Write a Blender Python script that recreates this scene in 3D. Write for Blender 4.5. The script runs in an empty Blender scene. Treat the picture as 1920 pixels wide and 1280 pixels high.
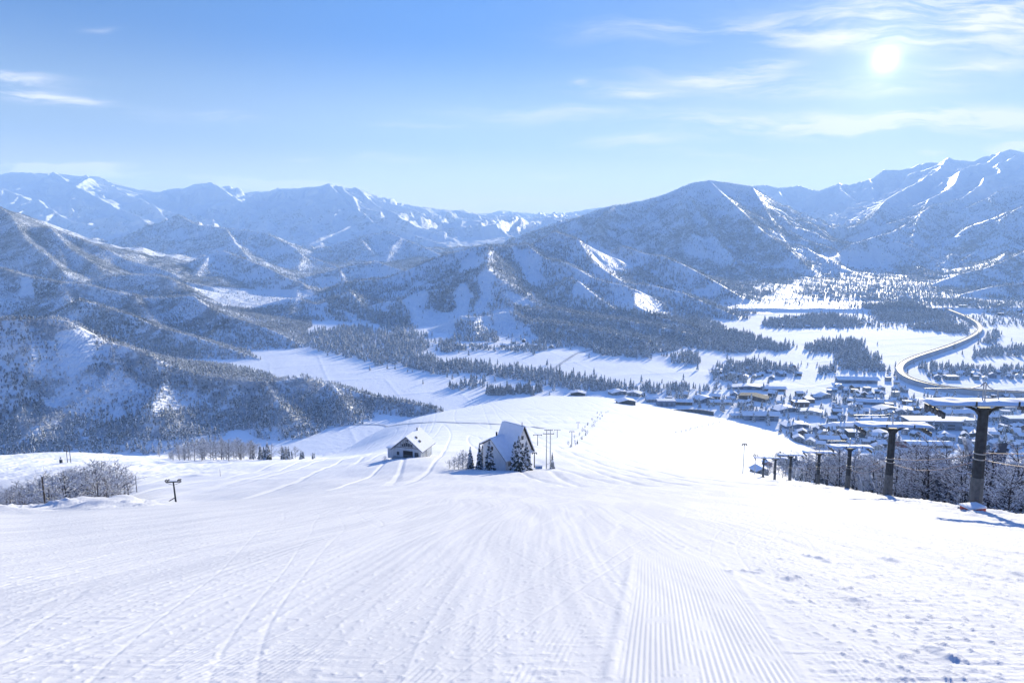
import bpy, math, random, time
import numpy as np
T00 = time.time()
PREVIEW = False
C = bpy.context.scene.collection
SC = bpy.context.scene

# ------------------------------------------------------------------ camera
F = 1280.0                      # focal length in photo pixels (24 mm lens on a 36 mm sensor)
PITCH = math.atan(210.0 / F)
cam_d = bpy.data.cameras.new('camera')
cam_d.lens = 24.0; cam_d.sensor_width = 36.0
cam_d.clip_start = 0.1; cam_d.clip_end = 120000
cam = bpy.data.objects.new('camera', cam_d); C.objects.link(cam)
cam.location = (0, 0, 0)
cam.rotation_euler = (math.pi / 2 - PITCH, 0, 0)
SC.camera = cam
CP, SP = math.cos(PITCH), math.sin(PITCH)

def ray(px, py):
    """photo pixel -> (X/Y, Z/Y) of the direction"""
    u = (px - 960.0) / F; v = (640.0 - py) / F
    yy = CP + v * SP
    return u / yy, (-SP + v * CP) / yy

def at(px, py, Y):
    a, b = ray(px, py)
    return (a * Y, Y, b * Y)

def project(x, y, z):
    d = y * CP - z * SP
    return 960 + F * x / d, 640 - F * (y * SP + z * CP) / d

# ------------------------------------------------------------------ sun, sky, exposure
sa, sb = ray(1660, 112)
SUN = np.array([sa, 1.0, sb]); SUN /= np.linalg.norm(SUN)
SUN_EL = math.asin(SUN[2]); SUN_AZ = math.atan2(SUN[0], SUN[1])
sl = bpy.data.lights.new('sun', 'SUN'); sl.energy = 5.0; sl.angle = math.radians(0.53)
sl.color = (1.0, 0.905, 0.69)
so = bpy.data.objects.new('sun', sl); C.objects.link(so)
so.rotation_euler = (math.pi / 2 - SUN_EL, 0, math.pi - SUN_AZ)

SC.view_settings.view_transform = 'Standard'
SC.view_settings.look = 'None'
SC.view_settings.exposure = 1.12
SC.view_settings.gamma = 1.0
SC.view_settings.use_curve_mapping = False
SC.cycles.use_denoising = True
SC.cycles.use_adaptive_sampling = True
SC.cycles.adaptive_threshold = 0.02
SC.cycles.max_bounces = 6; SC.cycles.diffuse_bounces = 3; SC.cycles.glossy_bounces = 2
SC.cycles.transmission_bounces = 2; SC.cycles.volume_bounces = 1
SC.cycles.transparent_max_bounces = 6
SC.cycles.sample_clamp_indirect = 6.0

class NT:
    """small helper round a node tree"""
    def __init__(s, tree): s.t = tree; s.n = tree.nodes; s.l = tree.links
    def new(s, kind, **kw):
        n = s.n.new(kind)
        for k, v in kw.items(): setattr(n, k, v)
        return n
    def put(s, sock, v):
        if v is None: return
        if isinstance(v, bpy.types.NodeSocket): s.l.new(v, sock)
        else: sock.default_value = v
    def math(s, op, a, b=None, c=None, clamp=False):
        n = s.new('ShaderNodeMath', operation=op, use_clamp=clamp)
        s.put(n.inputs[0], a); s.put(n.inputs[1], b); s.put(n.inputs[2], c)
        return n.outputs[0]
    def vmath(s, op, a, b=None):
        n = s.new('ShaderNodeVectorMath', operation=op)
        s.put(n.inputs[0], a); s.put(n.inputs[1], b)
        return n.outputs['Value' if op in ('DOT_PRODUCT', 'LENGTH') else 'Vector']
    def mix(s, f, a, b, mode='MIX'):
        n = s.new('ShaderNodeMix', data_type='RGBA', blend_type=mode)
        s.put(n.inputs[0], f); s.put(n.inputs[6], a); s.put(n.inputs[7], b)
        return n.outputs[2]
    def noise(s, vec, scale, detail=3, rough=0.5, dist=0.0):
        n = s.new('ShaderNodeTexNoise')
        s.put(n.inputs['Vector'], vec); n.inputs['Scale'].default_value = scale
        n.inputs['Detail'].default_value = detail; n.inputs['Roughness'].default_value = rough
        n.inputs['Distortion'].default_value = dist
        return n.outputs[0]
    def ramp(s, v, lo, hi, a=0.0, b=1.0, smooth=True):
        n = s.new('ShaderNodeMapRange'); n.interpolation_type = 'SMOOTHSTEP' if smooth else 'LINEAR'
        s.put(n.inputs[0], v); s.put(n.inputs[1], lo); s.put(n.inputs[2], hi)
        n.inputs[3].default_value = a; n.inputs[4].default_value = b
        return n.outputs[0]
    def comb(s, x, y, z):
        n = s.new('ShaderNodeCombineXYZ')
        s.put(n.inputs[0], x); s.put(n.inputs[1], y); s.put(n.inputs[2], z)
        return n.outputs[0]
    def sep(s, v):
        n = s.new('ShaderNodeSeparateXYZ'); s.put(n.inputs[0], v)
        return n.outputs

world = bpy.data.worlds.new('World'); SC.world = world; world.use_nodes = True
W = NT(world.node_tree); W.n.clear()
wout = W.new('ShaderNodeOutputWorld'); bg = W.new('ShaderNodeBackground')
W.l.new(bg.outputs[0], wout.inputs[0])
sky = W.new('ShaderNodeTexSky', sky_type='NISHITA')
sky.sun_disc = False; sky.sun_elevation = SUN_EL; sky.sun_rotation = SUN_AZ
sky.altitude = 900; sky.air_density = 1.0; sky.dust_density = 0.1; sky.ozone_density = 2.2
dirv = W.new('ShaderNodeTexCoord').outputs['Generated']
dx, dy, dz = W.sep(dirv)
dt = W.vmath('DOT_PRODUCT', dirv, tuple(SUN))
ang = W.math('ARCCOSINE', W.math('MAXIMUM', W.math('MINIMUM', dt, 1.0), -1.0))
# clear winter air: the blue deepens with height and away from the sun
rp = W.new('ShaderNodeValToRGB'); cr = rp.color_ramp; cr.interpolation = 'EASE'
K_ = 1 / 10.0
STOPS = [(0.0, (1.0, 1.0, 1.0)), (.035, (.95, .99, 1.0)), (.12, (.43, .635, .97)), (.26, (.055, .28, .86)), (.45, (.08, .28, .95)), (1.0, (.075, .235, .88))]
cr.elements[0].position = 0.0; cr.elements[0].color = STOPS[0][1] + (1,)
cr.elements[1].position = 1.0; cr.elements[1].color = STOPS[-1][1] + (1,)
for p_, c_ in STOPS[1:-1]:
    e_ = cr.elements.new(p_); e_.color = c_ + (1,)
W.put(rp.inputs[0], W.math('MAXIMUM', dz, 0.0))
away = W.new('ShaderNodeVectorMath', operation='SCALE'); W.put(away.inputs[0], rp.outputs[0])
W.put(away.inputs['Scale'], W.math('MULTIPLY', W.ramp(ang, .5, 1.05, 1.0, .68), 6.1))
near_ = W.ramp(ang, 0.05, .60, .16, 0.0)
grad = W.mix(near_, away.outputs[0], (5.4, 5.8, 6.2, 1))
skyc = W.mix(0.10, grad, sky.outputs[0])
dyp = W.math('MAXIMUM', dy, 0.05)
U = W.math('DIVIDE', dx, dyp); V = W.math('DIVIDE', dz, dyp)
# thin high cloud: wind-drawn streaks
warp = W.noise(W.comb(W.math('MULTIPLY', U, 3.0), W.math('MULTIPLY', V, 7.0), 0.0), 1.6, 3, 0.55)
Vw = W.math('ADD', V, W.math('MULTIPLY', W.math('SUBTRACT', warp, 0.5), 0.05))
fib = W.noise(W.comb(W.math('MULTIPLY', U, 5.0), W.math('MULTIPLY', Vw, 42.0), 3.7), 1.0, 6, 0.62, 0.3)
cloud = None
#  px, py, half length, half thickness, slope, strength
STREAKS = [(1790, 222, 190, 17, 0.02, 1.25), (1480, 232, 140, 12, 0.04, .8), (1620, 236, 320, 20, 0.0, .8),
           (1380, 150, 130, 13, -.05, .8), (1420, 125, 70, 12, 0.02, .6), (1180, 172, 110, 13, 0.0, .6), (1740, 28, 300, 34, 0.08, .6), (1660, 75, 240, 22, -.04, .5),
           (1870, 40, 160, 40, -.25, .5), (1880, 120, 150, 14, .1, .5), (1600, 168, 190, 12, .04, .55),
           (60, 182, 170, 9, -.10, 1.1), (10, 150, 90, 12, -.06, .9), (60, 315, 200, 18, -.12, 1.1),
           (560, 340, 80, 7, .0, .9), (950, 386, 320, 14, 0, 1.4), (60, 322, 260, 16, -.06, 1.1), (560, 345, 160, 10, 0, 1.0), (1250, 335, 280, 14, 0, .65), (1200, 268, 110, 9, 0, .5),
           (1900, 270, 45, 9, .2, 1.2), (1748, 286, 26, 6, 0, 1.1), (1060, 212, 200, 14, 0, .35), (1420, 298, 170, 9, -.03, .5),
           (190, 55, 30, 4, 0, .15), (780, 240, 70, 7, 0, .35), (1085, 160, 14, 5, 0, .8), (420, 212, 50, 6, -.1, .3),
           (1290, 50, 180, 18, .05, .35), (620, 300, 200, 10, 0, .3)]
for (px, py, L, H, sl_, k) in STREAKS:
    a0, b0 = ray(px, py); a1, b1 = ray(px + L, py - sl_ * L); _, b2 = ray(px, py - H)
    L_ = math.hypot(a1 - a0, b1 - b0); H_ = abs(b2 - b0); g = (b1 - b0) / (a1 - a0)
    du = W.math('MULTIPLY', W.math('SUBTRACT', U, a0), 1 / L_)
    dv = W.math('MULTIPLY', W.math('SUBTRACT', W.math('SUBTRACT', Vw, b0 + 0.0), W.math('MULTIPLY', du, g * L_)), 1 / H_)
    q = W.math('ADD', W.math('MULTIPLY', du, du), W.math('MULTIPLY', dv, dv))
    e = W.math('MULTIPLY', W.math('EXPONENT', W.math('MULTIPLY', q, -0.9)), k)
    cloud = e if cloud is None else W.math('ADD', cloud, e)
cl = W.math('MULTIPLY', W.math('MULTIPLY', cloud, 1.75), W.ramp(fib, 0.36, 0.68))
cl = W.math('MULTIPLY', cl, W.ramp(dy, 0.1, 0.4))
cl = W.math('MINIMUM', W.math('MULTIPLY', cl, 0.95), 0.9)
lowband = W.ramp(dz, 0.0, 0.13, 0.55, 0.0)
cl = W.math('MAXIMUM', cl, lowband)
skyc = W.mix(cl, skyc, (6.5, 6.35, 6.5, 1))
# glow of the sun through thin ice cloud
core = W.math('EXPONENT', W.math('MULTIPLY', W.math('POWER', W.math('DIVIDE', ang, 0.0125), 2.0), -1.0))
halo = W.math('EXPONENT', W.math('MULTIPLY', W.math('DIVIDE', ang, 0.046), -1.0))
wide = W.math('EXPONENT', W.math('MULTIPLY', W.math('DIVIDE', ang, 0.22), -1.0))
gl = W.math('ADD', W.math('ADD', W.math('MULTIPLY', core, 9.0), W.math('MULTIPLY', halo, 3.4)), W.math('MULTIPLY', wide, 0.0))
glow = W.vmath('SCALE', (1.0, 0.98, 0.93)); 
gn = W.n[-1]; W.l.new(gl, gn.inputs['Scale'])
skyc = W.vmath('ADD', skyc, glow)
W.l.new(skyc, bg.inputs[0])
bg.inputs[1].default_value = 0.0765
world.cycles.sampling_method = 'MANUAL'; world.cycles.sample_map_resolution = 1024

# ------------------------------------------------------------------ scene helpers
def tag(o, label=None, cat=None, group=None, kind=None):
    if label: o['label'] = label
    if cat: o['category'] = cat
    if group: o['group'] = group
    if kind: o['kind'] = kind
    return o
def empty(name, loc=(0, 0, 0), rz=0.0, scale=1.0):
    o = bpy.data.objects.new(name, None); C.objects.link(o)
    o.empty_display_size = 0.5
    o.location = loc; o.rotation_euler = (0, 0, rz); o.scale = (scale,) * 3
    return o
def np_mesh(name, verts, faces, mat=None, smooth=False, attrs=None, mats=None, midx=None, normals=None):
    """verts (n,3); faces (m,k) int array with k constant"""
    me = bpy.data.meshes.new(name)
    verts = np.asarray(verts, np.float32); faces = np.asarray(faces, np.int32)
    k = faces.shape[1]; m = faces.shape[0]
    me.vertices.add(len(verts)); me.vertices.foreach_set('co', verts.ravel())
    me.loops.add(m * k); me.loops.foreach_set('vertex_index', faces.ravel())
    me.polygons.add(m)
    me.polygons.foreach_set('loop_start', np.arange(0, m * k, k, dtype=np.int32))
    me.polygons.foreach_set('loop_total', np.full(m, k, np.int32))
    if mats:
        for a in mats: me.materials.append(a)
        me.polygons.foreach_set('material_index', np.asarray(midx, np.int32))
    elif mat: me.materials.append(mat)
    me.polygons.foreach_set('use_smooth', np.full(m, smooth, bool))
    me.update(calc_edges=True)
    if attrs:
        for an, av in attrs.items():
            a = me.attributes.new(an, 'FLOAT', 'POINT'); a.data.foreach_set('value', np.asarray(av, np.float32))
    if normals is not None:
        me.normals_split_custom_set_from_vertices(np.asarray(normals, np.float32))
    return me
def link_mesh(name, me, parent=None, loc=None):
    o = bpy.data.objects.new(name, me); C.objects.link(o)
    if parent is not None: o.parent = parent
    if loc is not None: o.location = loc
    return o
def copy_tree(o, parent=None):
    c = o.copy(); C.objects.link(c)
    if parent is not None: c.parent = parent
    for ch in o.children: copy_tree(ch, c)
    return c

class MB:
    """collects polygons of one part"""
    def __init__(s): s.v = []; s.f = []
    def add(s, vs, fs):
        n = len(s.v); s.v += [tuple(p) for p in vs]; s.f += [tuple(i + n for i in f) for f in fs]
    def box(s, x0, x1, y0, y1, z0, z1):
        s.add([(x0,y0,z0),(x1,y0,z0),(x1,y1,z0),(x0,y1,z0),(x0,y0,z1),(x1,y0,z1),(x1,y1,z1),(x0,y1,z1)],
              [(0,3,2,1),(4,5,6,7),(0,1,5,4),(1,2,6,5),(2,3,7,6),(3,0,4,7)])
    def tube(s, pts, rad, n=8, cap=True):
        """tapered tube along points; rad a number or a list"""
        pts = [np.array(p, float) for p in pts]
        if not hasattr(rad, '__len__'): rad = [rad] * len(pts)
        vs = []; fs = []
        for i, p in enumerate(pts):
            d = pts[min(i + 1, len(pts) - 1)] - pts[max(i - 1, 0)]; d /= (np.linalg.norm(d) + 1e-9)
            a = np.cross(d, (0, 0, 1) if abs(d[2]) < 0.9 else (1, 0, 0)); a /= np.linalg.norm(a); b = np.cross(d, a)
            for k in range(n):
                t = 2 * math.pi * k / n
                vs.append(p + rad[i] * (math.cos(t) * a + math.sin(t) * b))
        for i in range(len(pts) - 1):
            for k in range(n):
                k2 = (k + 1) % n
                fs.append((i * n + k, i * n + k2, (i + 1) * n + k2, (i + 1) * n + k))
        if cap:
            fs.append(tuple(range(n))); fs.append(tuple((len(pts) - 1) * n + k for k in reversed(range(n))))
        s.add(vs, fs)
    def prism(s, poly, y0, y1):
        """polygon in xz extruded along y"""
        n = len(poly)
        s.add([(x, y0, z) for x, z in poly] + [(x, y1, z) for x, z in poly],
              [tuple(range(n)), tuple(range(2 * n - 1, n - 1, -1))] + [(i, i + n, (i + 1) % n + n, (i + 1) % n) for i in range(n)])
    def build(s, name, mat, parent=None, smooth=False, bevel=0.0, loc=None):
        import bmesh
        me = bpy.data.meshes.new(name)
        me.from_pydata(s.v, [], s.f); me.materials.append(mat)
        bm = bmesh.new(); bm.from_mesh(me)
        bmesh.ops.recalc_face_normals(bm, faces=bm.faces)
        if bevel > 0:
            bmesh.ops.bevel(bm, geom=bm.edges[:], offset=bevel, segments=2, affect='EDGES', profile=0.6)
        bm.to_mesh(me); bm.free()
        if smooth: me.polygons.foreach_set('use_smooth', np.full(len(me.polygons), True))
        return link_mesh(name, me, parent, loc)

# ------------------------------------------------------------------ noise
def _hash(ix, iy, seed):
    h = (ix.astype(np.int64) * 374761393 + iy.astype(np.int64) * 668265263 + seed * 974634777) & 0xffffffff
    h = ((h ^ (h >> 13)) * 1274126177) & 0xffffffff
    return ((h ^ (h >> 16)) & 0xffffff).astype(np.float32) / 16777215.0
def vnoise(x, y, seed=0):
    """gradient noise, about -1..1"""
    ix = np.floor(x); iy = np.floor(y); fx = (x - ix).astype(np.float32); fy = (y - iy).astype(np.float32)
    ix = ix.astype(np.int64); iy = iy.astype(np.int64)
    sx = fx * fx * fx * (fx * (fx * 6 - 15) + 10); sy = fy * fy * fy * (fy * (fy * 6 - 15) + 10)
    def g(i, j, a, b):
        t = _hash(i, j, seed) * 6.2831853
        return np.cos(t) * a + np.sin(t) * b
    n00 = g(ix, iy, fx, fy); n10 = g(ix + 1, iy, fx - 1, fy)
    n01 = g(ix, iy + 1, fx, fy - 1); n11 = g(ix + 1, iy + 1, fx - 1, fy - 1)
    a = n00 + (n10 - n00) * sx; b = n01 + (n11 - n01) * sx
    return (a + (b - a) * sy) * 1.5
def fbm(x, y, o=4, seed=0, gain=0.5):
    r = 0; a = 1.0; t = 0
    for i in range(o):
        r = r + a * vnoise(x * 2 ** i + 13.7 * i, y * 2 ** i - 7.1 * i, seed + i); t += a; a *= gain
    return r / t
def ridged(x, y, o=5, seed=0, gain=0.5):
    r = 0; a = 1.0; t = 0; w = 1.0
    for i in range(o):
        n = 1 - np.abs(vnoise(x * 2 ** i + 3.1 * i, y * 2 ** i + 9.2 * i, seed + i)); n = n * n * w
        w = np.clip(n * 1.6, 0, 1); r = r + a * n; t += a; a *= gain
    return r / t
def sstep(x, a, b):
    t = np.clip((x - a) / (b - a), 0, 1); return t * t * (3 - 2 * t)
def in_poly(px, py, poly):
    r = np.zeros(px.shape, bool); n = len(poly)
    for i in range(n):
        x0, y0 = poly[i]; x1, y1 = poly[(i + 1) % n]
        if y0 == y1: continue
        c = ((y0 > py) != (y1 > py)) & (px < (x1 - x0) * (py - y0) / (y1 - y0) + x0)
        r ^= c
    return r
# ------------------------------------------------------------------ terrain: one height field, camera-near cells small, far cells large
VZ = -260.0
def valley(x, y):
    z = VZ + 0.040 * np.maximum(y - 3200, 0) + 2.0 * fbm(x / 300, y / 300, 3, 5)
    a_ = x * .94 + y * .34; b_ = y * .94 - x * .34 + 30 * vnoise(x / 300, y / 300, 8)
    fa = np.abs(a_ / 95 - np.round(a_ / 95)) * 95; fb = np.abs(b_ / 150 - np.round(b_ / 150)) * 150
    on = sstep(vnoise(x / 260, y / 260, 9), -.15, .1)
    z = z + on * (.22 * np.exp(-(fa / 3.0) ** 2) + .5 * np.exp(-(fb / 6.0) ** 2)) * (y > 700)
    # river terraces and banks of the valley floor
    z = z + 0.7 * sstep(vnoise(x / 420 + 3, y / 300, 77), 0.0, 0.12)
    return z
# columns of the near ground: photo column -> (distance, photo row at which the ground stands there)
COLS = {
 -300: [(2,0),(8,1284),(15,1102),(50,958),(100,960),(118,960),(130,985),(200,960),(300,890),(400,868),(600,868),(790,862)],
 0: [(2,0),(8,1284),(15,1098),(26,1020),(50,968),(85,960),(100,957),(112,956),(128,978),(180,944),(230,897),(262,884),(300,870),(400,851),(460,852),(600,870),(760,858)],
 110:[(2,0),(8,1284),(15,1098),(26,1018),(50,962),(85,950),(100,946),(112,945),(128,968),(180,938),(230,896),(255,878),(300,868),(400,846),(460,848),(600,866),(765,856)],
 250:[(2,0),(8,1284),(15,1098),(26,1014),(50,960),(80,945),(100,941),(112,940),(128,938),(180,915),(230,895),(300,870),(380,856),(460,858),(600,864),(770,854)],
 330:[(2,0),(8,1284),(15,1098),(26,1010),(50,956),(80,946),(134,943),(180,915),(250,888),(320,864),(400,858),(520,862),(775,852)],
 620:[(2,0),(8,1284),(15,1098),(26,1008),(50,950),(100,925),(150,905),(200,890),(250,872),(290,860),(340,858),(500,868),(770,860)],
 770:[(2,0),(8,1284),(26,1007),(50,948),(100,922),(150,898),(180,880),(205,860),(235,850),(300,844),(400,834),(600,812),(760,794),(900,779)],
 960:[(2,0),(8,1284),(26,1007),(50,948),(100,920),(150,898),(176,884),(190,879),(215,868),(260,848),(330,835),(430,821),(600,796),(760,772),(920,753),(1050,742)],
 1130:[(2,0),(8,1284),(26,1007),(50,948),(100,919),(150,899),(180,885),(250,862),(350,835),(500,805),(700,778),(960,748),(1100,738),(1300,724)],
 1400:[(2,0),(8,1284),(26,1007),(50,948),(100,917),(180,900),(250,892),(330,883),(400,868),(500,846),(700,812),(900,790),(1000,780)],
 1589:[(2,0),(8,1284),(26,1007),(50,948),(80,926),(136,910),(200,905),(260,908),(400,915),(600,885),(800,852)],
 1664:[(2,0),(8,1284),(26,1007),(50,948),(78,925),(110,920),(140,928),(200,940),(300,935),(600,892),(800,852)],
 1828:[(2,0),(8,1284),(15,1098),(26,1006),(53,950),(72,940),(90,960),(130,975),(300,945),(600,897),(800,852)],
 1920:[(2,0),(8,1284),(15,1100),(26,1014),(45,968),(60,957),(80,985),(130,995),(300,950),(600,897),(800,852)],
 2200:[(2,0),(8,1284),(15,1104),(26,1020),(45,985),(60,990),(130,1015),(300,960),(600,900),(800,852)],
}
LT = np.linspace(math.log(1.0), math.log(1500.0), 420)
def col_table():
    pxs = sorted(COLS); S = []; tab = []
    for p in pxs:
        pts = COLS[p]; Ys = [1.0, 2.0]; zs = [-3.3, -3.66]
        for (Y, py) in pts[1:]:
            Ys.append(Y); zs.append(ray(p, py)[1] * Y)
        Ys.append(Ys[-1] + 60); zs.append(min(zs[-1] - 6, VZ - 8)); Ys.append(2000); zs.append(zs[-1] - 300)
        tab.append(np.interp(np.exp(LT), Ys, zs)); S.append((p - 960) / F)
    tab = np.array(tab)
    sg = np.linspace(-1.0, 1.0, 401)
    t2 = np.empty((401, len(LT)))
    for j in range(len(LT)): t2[:, j] = np.interp(sg, S, tab[:, j])
    # smooth in both directions (T = z / Y keeps the picture rows stable)
    Tt = t2 / np.exp(LT)[None]
    def blur(a, r, ax):
        k = np.exp(-0.5 * (np.arange(-3 * r, 3 * r + 1) / r) ** 2); k /= k.sum()
        return np.apply_along_axis(lambda v: np.convolve(np.pad(v, 3 * r, mode='edge'), k, 'valid'), ax, a)
    Tt = blur(blur(Tt, 6, 0), 2, 1)
    return sg, Tt
SG, TT = col_table()
def slope_z(x, y):
    s = np.clip(x / np.maximum(y, 1), -1, 1); l = np.log(np.clip(y, 1.0, 1499))
    fi = (s + 1) * 200; fj = l / LT[-1] * (len(LT) - 1)
    i = np.clip(fi.astype(int), 0, 399); j = np.clip(fj.astype(int), 0, len(LT) - 2)
    a = fi - i; b = fj - j
    t = TT[i, j] * (1 - a) * (1 - b) + TT[i + 1, j] * a * (1 - b) + TT[i, j + 1] * (1 - a) * b + TT[i + 1, j + 1] * a * b
    return np.where(y > 1499, -2000.0, t * y)

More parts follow.
